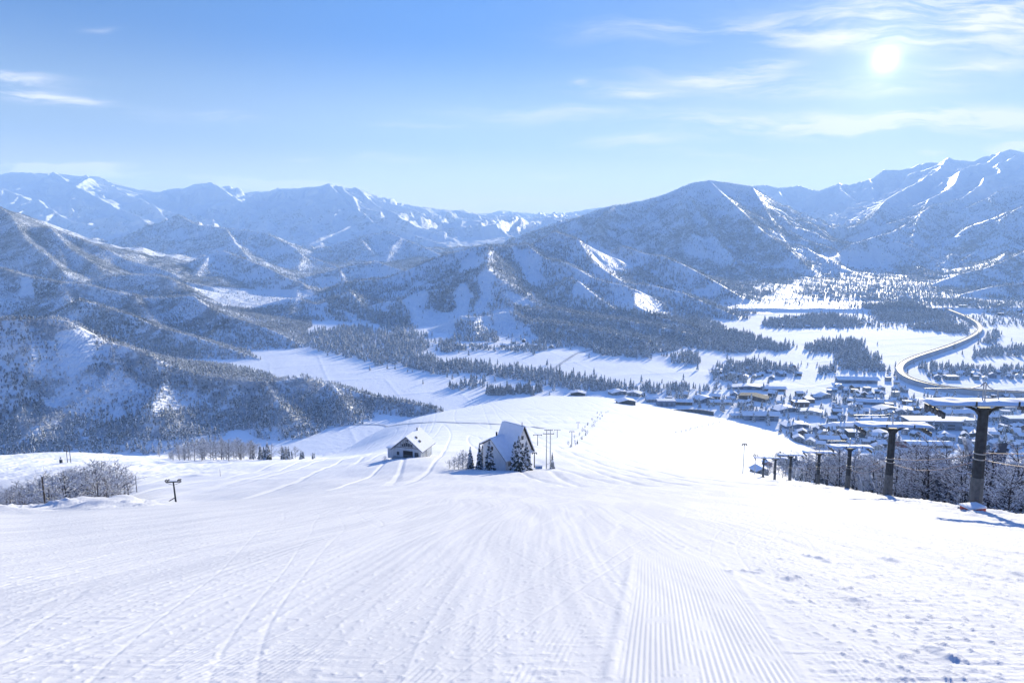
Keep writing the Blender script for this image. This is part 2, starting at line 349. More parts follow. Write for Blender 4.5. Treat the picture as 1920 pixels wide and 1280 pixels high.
# ridge lines: group, steepness, concavity, rib length, roughness, forest density, [(photo px, photo row, distance km)...]
RIDGES = [
 # ---- near wooded hills, left
 ('near_hill', 0.73, 2.2, 130, .5, .95, [(-260,600,1.02),(0,596,1.0),(50,595,1.0),(100,594,1.0),(127,598,1.0),(143,607,1.0),(167,622,1.0),(200,640,1.0),(240,648,.99),(283,663,.98),(317,683,.98),(367,698,.97),(433,707,.97),(493,712,.98),(527,710,.99),(567,704,1.0),(620,716,1.02),(680,735,1.0),(740,748,.975),(790,757,.955),(818,765,.94)]),
 ('near_hill', 0.66, 2.2, 130, .5, .95, [(205,642,0.996),(220,685,0.941),(190,720,0.896),(150,750,0.860),(110,775,0.824),(60,790,0.787)]),
 ('near_hill', 0.66, 2.2, 110, .5, .95, [(50,596,0.996),(60,650,0.932),(50,720,0.869),(40,780,0.805)]),
 ('near_hill', 0.66, 2.2, 110, .5, .95, [(493,712,0.977),(520,750,0.923),(540,772,0.878)]),
 ('near_hill', 0.66, 2.2, 110, .5, .95, [(620,716,1.014),(640,742,0.959),(650,762,0.923)]),
 ('near_hill', 0.66, 2.2, 110, .5, .95, [(317,684,0.986),(300,730,0.905),(280,765,0.842)]),
 ('near_hill', 0.61, 2.0, 150, .5, .95, [(150,560,1.62),(240,587,1.55),(300,613,1.5),(367,630,1.46),(417,647,1.42),(483,670,1.36),(520,687,1.33),(560,700,1.3)]),
 ('near_hill', 0.61, 1.9, 170, .5, .92, [(-260,480,2.05),(0,500,1.98),(50,515,1.95),(110,527,1.92),(160,530,1.9),(200,540,1.88),(233,547,1.87),(273,556,1.86),(317,555,1.84),(360,552,1.8),(373,562,1.76),(400,580,1.7),(450,597,1.64),(500,613,1.58),(550,637,1.52),(583,657,1.48),(617,666,1.46),(650,680,1.45)]),
 ('near_hill', 0.55, 2.0, 130, .5, .92, [(400,580,1.7),(430,620,1.58),(470,645,1.5)]),
 ('near_hill', 0.55, 2.0, 130, .5, .92, [(110,527,1.92),(130,560,1.78),(140,585,1.66)]),
 ('near_hill', 0.55, 2.0, 130, .5, .92, [(250,550,1.87),(270,580,1.72),(285,600,1.6)]),
 ('near_hill', 0.61, 1.8, 200, .5, .9, [(173,530,2.4),(207,515,2.4),(250,513,2.38),(293,513,2.36),(320,520,2.33),(340,540,2.3),(367,550,2.2)]),
 ('near_hill', 0.55, 1.9, 260, .6, .85, [(-260,330,3.3),(-60,365,3.1),(0,388,3.0),(17,400,2.97),(40,423,2.95),(93,425,2.92),(133,440,2.9),(187,460,2.87),(233,483,2.83),(283,497,2.8),(317,507,2.77),(350,527,2.72),(400,537,2.65)]),
 ('near_hill', 0.55, 1.9, 200, .6, .85, [(17,400,2.97),(50,450,2.7),(90,480,2.5),(120,510,2.3)]),
 ('near_hill', 0.55, 1.9, 200, .6, .85, [(93,425,2.92),(130,465,2.7),(180,495,2.5)]),
 ('near_hill', 0.55, 2.0, 110, .4, .9, [(440,590,2.16),(457,580,2.16),(500,567,2.15),(540,557,2.15),(567,560,2.14),(600,570,2.12),(640,590,2.08),(680,612,2.02),(720,628,1.98)]),
 ('near_hill', 0.55, 2.0, 100, .4, .9, [(555,557,2.15),(545,590,2.0),(560,615,1.9),(600,640,1.78)]),
 # ---- middle hill with ski runs
 ('middle_hill', 0.57, 1.9, 180, .6, .8, [(585,555,3.0),(640,532,3.15),(673,523,3.2),(723,520,3.25),(773,500,3.3),(840,474,3.4),(890,461,3.45),(917,458,3.5),(947,460,3.5),(985,455,3.6)]),
 ('middle_hill', 0.63, 2.2, 90, .35, .8, [(755,560,2.55),(775,550,2.6),(807,541,2.65),(840,537,2.68),(873,533,2.7),(893,521,2.74),(913,504,2.8),(930,514,2.78),(945,528,2.74),(957,541,2.7),(990,561,2.62),(1007,568,2.58),(1040,580,2.5)]),
 ('middle_hill', 0.63, 1.9, 120, .5, .8, [(913,504,2.8),(915,480,3.1),(917,460,3.45)]),
 ('middle_hill', 0.57, 2.0, 90, .5, .9, [(640,560,2.62),(655,545,2.68),(683,575,2.5),(720,563,2.55),(757,560,2.52),(783,590,2.35),(770,608,2.25)]),
 ('middle_hill', 0.69, 2.4, 50, .3, .8, [(845,598,2.18),(862,589,2.2),(900,591,2.22),(930,586,2.25),(945,581,2.28),(960,583,2.28),(985,600,2.2)]),
 ('middle_hill', 0.69, 2.2, 60, .4, .8, [(900,591,2.22),(885,605,2.12),(890,622,2.02)]),
 ('middle_hill', 0.57, 1.9, 140, .5, .75, [(985,455,3.6),(1003,470,3.4),(1023,483,3.3),(1057,490,3.2),(1083,503,3.1),(1107,517,3.0),(1140,527,2.9),(1165,531,2.85),(1200,545,2.75)]),
 ('middle_hill', 0.63, 2.0, 90, .5, .75, [(1073,517,2.98),(1050,530,2.9),(1027,547,2.8),(1010,560,2.7)]),
 ('middle_hill', 0.63, 2.0, 90, .5, .75, [(1083,525,2.9),(1100,540,2.75),(1122,557,2.65),(1150,575,2.5)]),
 ('middle_hill', 0.57, 1.9, 150, .5, .7, [(1040,432,3.9),(1083,447,3.7),(1107,487,3.4),(1140,510,3.2),(1167,527,3.05),(1223,533,2.95),(1280,547,2.8),(1320,565,2.65),(1370,585,2.5)]),
 ('middle_hill', 0.57, 2.0, 120, .5, .7, [(1167,460,4.0),(1207,473,3.8),(1240,478,3.7),(1280,494,3.45),(1330,520,3.2),(1375,547,2.95)]),
 ('middle_hill', 0.57, 2.0, 120, .5, .7, [(1190,545,2.7),(1190,570,2.5),(1230,590,2.3),(1300,610,2.1)]),
 ('middle_hill', 0.34, 2.0, 120, .5, .95, [(970,578,2.45),(1030,577,2.45),(1100,590,2.3),(1180,600,2.15),(1280,620,2.0)]),
 ('middle_hill', 0.34, 2.0, 120, .5, .95, [(990,600,2.2),(1060,606,2.1),(1130,620,1.98),(1200,632,1.88)]),
 # ---- the pyramid mountain
 ('great_peak', 1.0, 2.4, 260, .8, .62, [(950,458,3.7),(1010,430,4.1),(1070,415,4.4),(1100,400,4.6),(1140,386,4.8),(1190,378,5.0),(1240,366,5.15),(1270,352,5.2),(1300,341,5.25),(1335,336,5.3),(1360,340,5.3),(1390,345,5.35),(1413,348,5.4),(1440,365,5.4),(1462,380,5.35),(1484,400,5.3)]),
 ('great_peak', 0.74, 1.7, 200, .8, .62, [(1330,337,5.3),(1355,362,5.05),(1380,385,4.85),(1405,408,4.6),(1430,432,4.4),(1467,456,4.1),(1490,476,3.8),(1512,497,3.55)]),
 ('great_peak', 0.74, 1.8, 180, .8, .62, [(1295,343,5.25),(1290,370,5.0),(1320,410,4.6),(1340,445,4.2),(1370,480,3.8),(1410,520,3.4),(1430,535,3.2)]),
 ('great_peak', 0.74, 1.8, 180, .8, .62, [(1240,366,5.15),(1215,400,4.8),(1230,440,4.4),(1290,480,4.0),(1320,510,3.6)]),
 ('great_peak', 0.74, 1.8, 160, .8, .62, [(1150,385,4.8),(1120,415,4.5),(1130,440,4.2),(1167,460,4.0)]),
 ('great_peak', 0.74, 1.8, 160, .8, .6, [(1410,349,5.4),(1440,400,5.0),(1462,440,4.6),(1482,462,4.3),(1500,484,4.1)]),
 ('great_peak', 0.74, 1.9, 160, .8, .62, [(1380,385,4.85),(1350,430,4.4),(1400,470,3.9),(1460,505,3.5)]),
 # ---- right hand range
 ('right_range', 1.05, 1.5, 600, 1.0, .1, [(1400,352,9.5),(1413,347,9.4),(1437,342,9.3),(1467,350,9.3),(1497,345,9.2),(1513,350,9.1),(1533,354,9.0),(1573,343,8.8),(1593,345,8.8),(1630,333,8.7),(1660,317,8.6),(1690,314,8.6),(1720,307,8.6),(1743,302,8.6),(1760,302,8.6),(1780,294,8.6),(1797,299,8.6),(1827,298,8.6),(1847,287,8.6),(1877,283,8.6),(1890,275,8.6),(1920,281,8.6),(1990,262,8.6),(2100,270,8.6),(2300,290,8.6)]),
 ('right_range', 0.84, 1.6, 400, 1.0, .2, [(1630,333,8.7),(1640,370,8.0),(1620,395,7.5),(1605,430,7.0)]),
 ('right_range', 0.84, 1.6, 400, 1.0, .2, [(1780,294,8.6),(1760,320,8.0),(1700,350,7.6),(1660,375,7.2),(1630,410,6.8)]),
 ('right_range', 0.84, 1.6, 400, 1.0, .2, [(1877,283,8.6),(1850,305,8.1),(1800,320,7.8),(1790,345,7.4)]),
 ('right_range', 0.84, 1.7, 300, .9, .35, [(2200,240,7.4),(2000,290,7.2),(1920,307,7.0),(1880,320,6.9),(1827,340,6.8),(1800,356,6.7),(1773,364,6.6),(1730,390,6.4),(1680,411,6.2),(1665,430,6.0),(1632,441,5.9),(1612,452,5.8)]),
 ('right_range', 0.84, 1.7, 300, .9, .5, [(2200,280,5.9),(2050,310,5.7),(1950,335,5.5),(1887,350,5.4),(1847,373,5.2),(1813,388,5.1),(1763,413,4.95),(1713,440,4.8),(1663,461,4.65),(1655,486,4.5),(1630,494,4.4)]),
 ('right_range', 0.77, 1.7, 250, .9, .5, [(1813,388,5.1),(1800,420,4.7),(1750,450,4.4),(1700,475,4.2),(1650,495,4.0)]),
 ('right_range', 0.77, 1.7, 250, .9, .55, [(2250,330,4.6),(2050,360,4.4),(1970,372,4.3),(1920,384,4.2),(1880,407,4.1),(1870,430,3.95),(1845,460,3.8),(1800,490,3.6),(1760,505,3.5),(1710,522,3.4),(1660,530,3.3)]),
 ('right_range', 0.70, 1.8, 180, .8, .7, [(2250,420,3.6),(2050,440,3.4),(1950,455,3.3),(1900,480,3.15),(1860,498,3.05),(1800,512,2.95),(1745,532,2.85),(1700,542,2.8)]),
 ('right_range', 0.70, 1.8, 150, .8, .75, [(2250,500,2.8),(2050,515,2.7),(1920,528,2.6),(1860,535,2.55),(1800,550,2.5)]),
 ('right_range', 0.63, 1.8, 150, .8, .75, [(1870,430,3.95),(1890,470,3.5),(1860,498,3.05)]),
 # ---- far ranges, left and centre
 ('far_range', 0.90, 1.5, 700, 1.0, .12, [(-400,325,11),(-150,330,11),(0,322,11),(20,320,11),(60,323,11),(100,321,11),(140,326,11),(187,329,11),(217,343,10.9),(240,352,10.8),(277,353,10.8),(300,357,10.8),(343,350,10.8),(367,342,10.8),(390,340,10.8),(413,350,10.8),(447,361,10.8),(483,358,10.6),(520,352,10.6),(560,353,10.4),(587,350,10.0),(617,342,9.6),(640,348,9.6),(665,350,9.6),(690,358,9.6),(735,378,9.7),(780,384,9.8),(830,391,10),(870,394,10.4),(900,400,10.8)]),
 ('far_range', 0.75, 1.4, 800, 1.0, .1, [(800,402,13),(860,396,13),(910,399,13),(940,394,13.2),(980,397,13.5),(1020,399,13.8),(1050,401,14),(1090,393,13),(1130,388,12.5),(1170,380,12),(1200,375,12),(1260,378,12)]),
 ('far_range', 0.83, 1.6, 400, 1.0, .2, [(100,321,11),(127,343,10.4),(157,357,10.0),(220,390,9.2),(270,410,8.6)]),
 ('far_range', 0.83, 1.6, 400, 1.0, .2, [(100,321,11),(67,340,10.3),(23,357,9.8),(-60,370,9.4)]),
 ('far_range', 0.83, 1.6, 400, .9, .35, [(-200,360,8.6),(0,352,8.4),(50,371,8.2),(70,370,8.2),(87,390,8.0),(143,417,7.5),(207,427,7.1),(260,440,6.7)]),
 ('far_range', 0.83, 1.6, 350, 1.0, .15, [(217,353,10),(240,365,9.5),(277,380,9.0),(300,395,8.6),(333,402,8.3)]),
 ('far_range', 0.83, 1.6, 350, 1.0, .15, [(390,340,10.8),(428,361,10.0),(450,377,9.5),(490,400,8.9),(537,434,8.0)]),
 ('far_range', 0.83, 1.6, 350, 1.0, .15, [(428,361,10.0),(387,377,9.6),(367,393,9.3),(330,412,8.7)]),
 ('far_range', 0.83, 1.6, 350, 1.0, .12, [(447,362,10.8),(483,375,10),(520,379,9.6),(567,370,9.6),(587,366,9.6),(617,343,9.6)]),
 ('far_range', 0.83, 1.6, 350, 1.0, .15, [(587,366,9.6),(610,387,9.0),(640,405,8.5),(667,415,8.2)]),
 ('far_range', 0.83, 1.6, 350, 1.0, .15, [(617,343,9.6),(667,396,8.7),(723,433,7.8),(760,450,7.3)]),
 ('far_range', 0.83, 1.6, 350, 1.0, .15, [(665,350,9.6),(710,385,9.1),(740,400,8.8),(780,425,8.3),(830,440,7.9)]),
 ('far_range', 0.83, 1.6, 350, 1.0, .15, [(780,384,9.8),(820,405,9.4),(860,428,9.0),(905,452,8.4)]),
 ('far_range', 0.75, 1.6, 350, 1.0, .12, [(955,398,12.5),(925,420,11.0),(900,436,10)]),
 ('far_range', 0.75, 1.6, 350, 1.0, .12, [(1170,382,12),(1060,415,9.5),(1045,412,9.3),(1000,440,8.2)]),
 ('far_range', 0.75, 1.7, 300, .9, .5, [(220,445,5.032),(290,425,5.180),(333,401,5.328),(367,420,5.180),(423,427,5.032),(493,433,4.884),(533,453,4.588),(583,480,4.292),(633,500,3.996),(680,512,3.774)]),
 ('far_range', 0.75, 1.7, 300, .9, .5, [(620,460,4.736),(680,440,4.884),(727,434,5.032),(765,450,4.884),(830,478,4.440)]),
 ('far_range', 0.75, 1.7, 300, .9, .5, [(423,427,5.032),(440,455,4.440),(470,485,3.996)]),
 ('far_range', 0.75, 1.7, 250, .8, .6, [(260,460,4.144),(210,465,4.070),(150,450,4.144),(60,420,4.292),(-100,400,4.440)]),
 ('far_range', 0.75, 1.8, 200, .8, .65, [(327,507,3.182),(377,480,3.256),(413,467,3.330),(443,477,3.256),(500,500,3.108),(540,520,2.886),(567,530,2.738)]),
 ('far_range', 0.75, 1.8, 200, .8, .65, [(560,520,3.108),(620,505,3.256),(680,490,3.404),(700,487,3.478),(740,500,3.330),(770,510,3.182)]),
]
# side spurs: every long crest throws off ribs that run down towards the valley and fork again
_r = random.Random(11)
CORR = [(1545,445),(1620,445),(1660,495),(1720,530),(1800,560),(1925,596),(1925,700),(1380,700),(1430,560),(1490,530),(1535,490)]
def spurs(P, g, k, step, fall, dens, heads, sub, zmin, rib, wob=.5):
    out = []
    L = np.r_[0, np.cumsum(np.hypot(np.diff(P[:, 0]), np.diff(P[:, 1])))]
    s = _r.uniform(.2, .8) * step
    while s < L[-1]:
        p = [np.interp(s, L, P[:, c]) for c in range(3)]
        for hd in heads:
            if g in ('far_range', 'right_range', 'great_peak') and sub: hd = math.atan2(-p[0], p[1]) * .95
            h = hd + _r.uniform(-wob, wob); q = list(p); pts = [tuple(q)]; f = fall * _r.uniform(.85, 1.2); seg = step * .75
            q[2] -= 2
            for _ in range(22):
                h += _r.uniform(-.3, .3); h = hd + (h - hd) * .85
                q = [q[0] + math.sin(h) * seg, q[1] - math.cos(h) * seg, q[2] - f * seg * _r.uniform(.55, 1.35)]
                f *= .99
                pts.append(tuple(q))
                cx_, cy_ = project(q[0], q[1], max(q[2], -230))
                if q[2] < zmin or (in_poly(np.array([cx_]), np.array([cy_]), CORR)[0]): break
            out.append((g, k, 1.6, rib, .8, dens, 'w', pts))
            if sub:
                A = np.array(pts)
                out += spurs(A, g, k * 1.05, step * .42, fall * 1.8, dens, (hd + .85, hd - .85), False, zmin, rib * .6, .25)
        s += step * _r.uniform(.65, 1.4)
    return out
def _gentle(r):
    g, rib = r[0], r[3]; sl = {('far_range', 400): .2, ('far_range', 350): .2, ('right_range', 400): .22, ('great_peak', 200): .27, ('great_peak', 180): .27, ('great_peak', 160): .27}.get((g, rib))
    if sl is None: return r
    pts = r[6]; far_first = pts[0][2] >= pts[-1][2]
    q = pts if far_first else pts[::-1]
    z0 = at(*q[0][:2], q[0][2] * 1000)[2] / 1000; Y0 = q[0][2]; out = [q[0]]
    for px, py, Y in q[1:]:
        T = ray(px, py)[1]; Yn = (z0 - sl * Y0) / (T - sl) if abs(T - sl) > .02 else Y
        Yn = min(max(Yn, .5 * Y), out[-1][2] - .03); out.append((px, py, Yn))
    return r[:6] + (out,)
RIDGES = [_gentle(r) for r in RIDGES]
_W = lambda pts: np.array([at(a, b, c * 1000) for a, b, c in pts])
def _find(g, x0): return [r for r in RIDGES if r[0] == g and abs(r[6][0][0] - x0) < 1 ][0]
NEW = []
for g, x0, k, step, fall, dens, zmin in (('far_range', -400, 1.1, 980, .18, .2, -190), ('far_range', 800, 1.0, 1000, .17, .15, -100), ('right_range', 1400, 1.1, 760, .20, .2, -100),
                                         ('right_range', 2200, .75, 420, .24, .4, -160), ('great_peak', 950, .75, 380, .26, .6, -220)):
    for r in [r for r in RIDGES if r[0] == g and r[6][0][0] == x0]:
        NEW += spurs(_W(r[6][3:9] if g == 'great_peak' else r[6]), g, k, step, fall, r[5], (0.0,), True, zmin, step * .4)
for r in [r for r in RIDGES if r[0] == 'far_range' and r[5] >= .3]:
    NEW += spurs(_W(r[6]), 'far_range', .7, 420, .24, r[5], (0.0, ), True, -220, 160)
for r in [r for r in RIDGES if r[0] == 'near_hill' and r[6][0][0] == -260 and r[6][0][2] > 1.5]:
    NEW += spurs(_W(r[6]), 'near_hill', .75, 240, .30, r[5], (0.25, ), False, -255, 90)
for r in [r for r in RIDGES if r[0] == 'middle_hill' and r[6][0][0] in (985, 1040, 585)]:
    NEW += spurs(np.array([at(a, b, (1.62 + (c - 2) * .8) * 1000) for a, b, c in r[6]]), 'middle_hill', .75, 230, .36, r[5], (0.1, ), False, -250, 90)
RIDGES += NEW
print('spurs', len(NEW))
GROUPS = ['ski_slope', 'valley_floor', 'near_hill', 'middle_hill', 'great_peak', 'right_range', 'far_range']
SMALL = {'near_hill': 1.0, 'middle_hill': 1.0, 'great_peak': 1.6, 'right_range': 2.4, 'far_range': 2.6}

def tri(t):
    f = t - np.floor(t); return 1 - 2 * np.abs(f - 0.5)
def ridges(x, y, zv):
    """max over all ridge lines -> height, group, forest density, distance to its crest"""
    best = np.full(x.shape, -1e4, np.float32); grp = np.zeros(x.shape, np.int8)
    fd = np.zeros(x.shape, np.float32); dc = np.zeros(x.shape, np.float32); cz = np.zeros(x.shape, np.float32)
    wx = vnoise(x / 310, y / 310, 41) ; wy = vnoise(x / 310 + 50, y / 310, 42)
    wx2 = vnoise(x / 90, y / 90, 43)
    for ri, R_ in enumerate(RIDGES):
        g, k, conc, rib, rough, dens = R_[:6]; pts = R_[-1]; isw = R_[6] == 'w'
        if g == 'middle_hill' and not isw: pts = [(a, b, 1.62 + (c - 2) * .8) for a, b, c in pts]
        P = np.array(pts) if isw else np.array([at(px, py, Y * 1000) for px, py, Y in pts])
        zmax = P[:, 2].max(); relief = zmax - VZ + 40
        reach = relief / k * conc * 1.25
        if isw: reach = min(reach, relief / k * 1.0)
        m = (x > P[:, 0].min() - reach) & (x < P[:, 0].max() + reach) & (y > P[:, 1].min() - reach) & (y < P[:, 1].max() + reach)
        idx = np.nonzero(m)[0]
        if len(idx) == 0: continue
        xs = x[idx]; ys = y[idx]; zvi = zv[idx]
        amp = rib * .16 * rough
        xw = xs + wx[idx] * amp * 1.5 + wx2[idx] * amp * .3; yw = ys + wy[idx] * amp * 1.5 + wx2[idx] * amp * .2
        hb = np.full(xs.shape, -1e4, np.float32); db = np.zeros(xs.shape, np.float32)
        s0 = ri * 37.3; kb = np.zeros(xs.shape, np.float32)
        for i in range(len(P) - 1):
            a = P[i]; b = P[i + 1]; d = b[:2] - a[:2]; L = np.hypot(*d)
            t = np.clip(((xs - a[0]) * d[0] + (ys - a[1]) * d[1]) / (L * L), 0, 1)
            # distance with a little warp that dies out on the crest itself
            dist0 = np.hypot(xs - a[0] - t * d[0], ys - a[1] - t * d[1])
            w = np.clip(dist0 / (rib * .8), 0, 1)
            tx = np.clip(((xw - a[0]) * d[0] + (yw - a[1]) * d[1]) / (L * L), 0, 1)
            dist = np.hypot(xs + (xw - xs) * w - a[0] - t * d[0], ys + (yw - ys) * w - a[1] - t * d[1])
            zc = a[2] + t * (b[2] - a[2])
            s = s0 + (tx * L) / rib + i * 0.0
            ribn = tri(s) * .5 + tri(s * 2.7 + .3) * .28 + tri(s * 6.1) * .14
            ke = k * (1.18 - .42 * rough * ribn * np.clip(dist / (rib * .6), 0, 1))
            R = np.maximum((zc - zvi) * conc * .62, 12)
            h = zc - R * (1 - np.exp(-ke * dist / R)) * 1.0
            u = h > hb
            hb = np.where(u, h, hb); db = np.where(u, dist0, db)
            s0 += L / rib
        u = hb > best[idx]
        ii = idx[u]
        best[ii] = hb[u]; grp[ii] = GROUPS.index(g); fd[ii] = dens; dc[ii] = db[u]
    return best, grp, fd, dc

def row_list():
    def seg(a, b, n): return list(np.exp(np.linspace(math.log(a), math.log(b), n, endpoint=False)))
    q = 0.5 if PREVIEW else 1.0
    return np.array(seg(1.2, 6, int(30 * q)) + seg(6, 45, int(330 * q)) + seg(45, 800, int(330 * q)) + seg(800, 3500, int(460 * q))
                    + seg(3500, 7000, int(300 * q)) + seg(7000, 15500, int(200 * q)) + [15500])
ROWS = row_list(); NR = len(ROWS)
NS = 760 if PREVIEW else 1500
SMAX = 0.94
SV = np.linspace(-SMAX, SMAX, NS)
OFF = 8.0
Yg, Sg = np.meshgrid(ROWS, SV, indexing='ij')
X = (Sg * (Yg + OFF)).ravel(); Y = Yg.ravel()
Zv = valley(X, Y)
Rz, Rg, Rf, Rd = (a for a in ridges(X.astype(np.float32), Y.astype(np.float32), Zv.astype(np.float32)))
grpd = np.where(Rz > Zv, Rg, 1)
Z = np.maximum(Rz, Zv)
# gullies and ribs on the mountains: amplitude grows away from the crest line
hi = np.clip((Rz - Zv) / 60, 0, 1)
ramp_d = np.clip(Rd / 250, np.where(Y > 6000, .14, .05), 1) * hi
far = (Y > 3000)
wpx = 160 * vnoise(X / 700, Y / 700, 15)
radx = X / np.maximum(Y, 1) * 8000            # ribs run down towards the viewer's valley
n1 = np.where(Y > 5000, ridged((radx + wpx * 2.2) / 470, (Y + wpx) / 1900, 5, 11), ridged((X + wpx) / 420, (Y + wpx) / 1200, 5, 12)) - .45
n2 = np.where(Y > 5000, ridged((radx + wpx * 1.5) / 170, Y / 560, 4, 21), ridged((X + wpx) / 170, Y / 420, 4, 22)) - .45
n3 = ridged(X / 90, Y / 90, 3, 31) - .45
Asc = np.clip(Y / 4500, .12, 2.0)
Z = Z + ramp_d * (n1 * (95 + 135 * sstep(Y, 5500, 8000)) * np.clip(Asc, 0, 1.3) * sstep(Y, 2400, 4200) + n2 * (34 + 30 * sstep(Y, 5500, 8000)) * np.clip(Asc, 0, 1.4) + n3 * 9 * np.clip(Asc, .35, 1.2))
def blur2(a, n):
    for _ in range(n):
        a = a.copy(); a[1:-1] = a[:-2] * .25 + a[1:-1] * .5 + a[2:] * .25
        a[:, 1:-1] = a[:, :-2] * .25 + a[:, 1:-1] * .5 + a[:, 2:] * .25
    return a
YG0 = Y.reshape(NR, NS); zz_ = Z.reshape(NR, NS); gm = (blur2(hi.reshape(NR, NS), 4) > .02)
Z = np.where(gm, np.where(YG0 > 5000, blur2(zz_, 1), blur2(zz_, 3)), zz_).ravel()
Z = np.maximum(Z, Zv + (Rz - Zv).clip(-50, 0) * 0)
Z += (grpd == 1) * 0
# ski slope and its bench
Sz = slope_z(X, Y)
und = 0.35 * fbm(X / 38, Y / 38, 3, 51) * np.clip(Y / 60, .15, 3) * np.clip(Y / 40, 0, 1)
Sz = Sz + und * np.where(Y < 800, 1, 0)
isl = Sz > Z
grpd = np.where(isl, 0, grpd)
Z = np.maximum(Sz, Z)
Rf = np.where((grpd >= 2), Rf, 0)

# ---- fine relief of the piste
def piste_relief(x, y):
    z = np.zeros_like(x)
    n = (y < 220)
    x = x[n]; y = y[n]
    # centre line of the freshly groomed strip
    cx = 1.02 * 2.4 + (y - 8) * .222 - .0006 * (y - 8) ** 2 + .12; hw = 1.2 + 0.004 * (y - 8)
    u = x - cx
    fall = 1 - sstep(y, 17.5, 22.5)
    ins = (1 - sstep(np.abs(u), hw - .14 + .1 * vnoise(y * 1.3, y * 0, 6), hw + .10 + .1 * vnoise(y * 1.3, y * 0, 6))) * fall
    pitch = .088
    wob = .5 * vnoise(x * .5, y * .12, 4)
    cord = np.sin((u + wob * .1) / pitch * 2 * np.pi)
    broken = sstep(vnoise(x * 2.2, y * .9, 61) + .4 * vnoise(x * 9, y * 6, 60), -.62, -.25)
    z1 = cord * .011 * ins * broken
    for off, amp_, a0_, a1_ in ((-3.3, .006, 7, 14), (-6.8, .004, 8, 24), (3.1, .004, 9, 17), (-12.0, .004, 10, 34)):
        ins2 = (1 - sstep(np.abs(u - off), 1.2, 1.5)) * (1 - sstep(y, a0_, a1_))
        z1 = z1 + np.sin((u + wob * .2) / .095 * 2 * np.pi) * amp_ * ins2 * sstep(vnoise(x * .9 + off, y * .5, 64), -.1, .35)
    berm = np.exp(-((u + hw + .14) / .11) ** 2) * .028 * (1 + .8 * vnoise(y * 1.1, y * 0, 7)) + np.exp(-((u - hw - .12) / .09) ** 2) * .015
    z1 = z1 + berm * fall
    # ploughed, skied snow outside it
    out = 1 - ins
    rightm = sstep(u, hw + .3, hw + 1.5)
    leftm = 1 - sstep(u, -6, -hw)
    x0_ = x; x = x + 1.3 * vnoise(x0_ / 16, y / 30, 58) + .5 * vnoise(x0_ / 5, y / 14, 59)
    tr = fbm(x * 1.1 + 2, y * .06, 4, 62) * .018 + np.abs(vnoise(x * 2.6, y * .05, 63)) * -.02
    tr = tr + np.minimum(0, np.abs(vnoise((x - .34 * y) * .7, (y + x * .2) * .03, 65)) - .04) * .30
    tr = tr + np.minimum(0, np.abs(vnoise((x + .30 * y) * .5, (y - x * .2) * .02, 66)) - .035) * .28
    x = x0_
    wash = fbm(x * .9, y * 8.0, 3, 67) * (.020 + .02 * sstep(x, 4.0, 6.0) * (1 - sstep(y, 13, 19)))          # cross-slope wash of side-slipping skis
    crumb = np.clip(fbm(x * 7, y * 5, 3, 68) - .12, 0, 1) * .09
    lumps = np.clip(fbm(x * 1.5, y * 1.0, 3, 69) - .14, 0, 1) * .28 * sstep(x, 4.2, 6.0) * (1 - sstep(y, 16, 30)) * sstep(vnoise(x * .5, y * .3, 70), -.15, .4)
    z2 = tr + wash * (.35 + .65 * sstep(vnoise(x * .35 + 9, y * .2, 71), -.1, .3)) + crumb * (.4 + .6 * rightm) + lumps
    zz = z1 + z2 * out
    # soft churned verge by the lift line
    dl = x - (21.5 + .29 * y)
    verge = sstep(dl, -12, 2) * sstep(y, 20, 45)
    zz = zz + verge * (np.clip(fbm(x / 1.6, y / 2.6, 4, 72), -.2, 1) * .45)
    # ploughed bank on the far left verge
    bank = (1 - sstep(np.abs(y - 92), 8, 26)) * (1 - sstep(x / y, -.60, -.50))
    zz = zz + bank * (np.clip(fbm(x / 9.0, y / 9.0, 3, 73) + .2, 0, 1) * 1.9 + np.clip(fbm(x / 2.2, y / 2.2, 4, 74), -.1, 1) * .7 * sstep(vnoise(x / 14, y / 14, 75), -.2, .4))
    z[n] = zz * np.clip((y - 1) / 4, 0, 1)
    return z
sl_m = (Y < 220)
Z[sl_m] += piste_relief(X[sl_m], Y[sl_m])
bench = (grpd == 0) & (Y > 120)
zb = np.zeros_like(Z); 
bx = X[bench]; by = Y[bench]
tracks = np.minimum(0, np.abs(vnoise((bx + .1 * by) / 14, by / 330, 81)) - .09) * 3.2
left_rough = (1 - sstep(bx / by, -.52, -.30)) * (by > 230)
tracks = tracks + left_rough * fbm(bx / 14, by / 22, 4, 84) * 1.5
Z[bench] += tracks + .12 * fbm(bx / 7, by / 12, 3, 83)
Zg = Z.reshape(NR, NS)
print('terrain heights', round(time.time() - T00, 1))

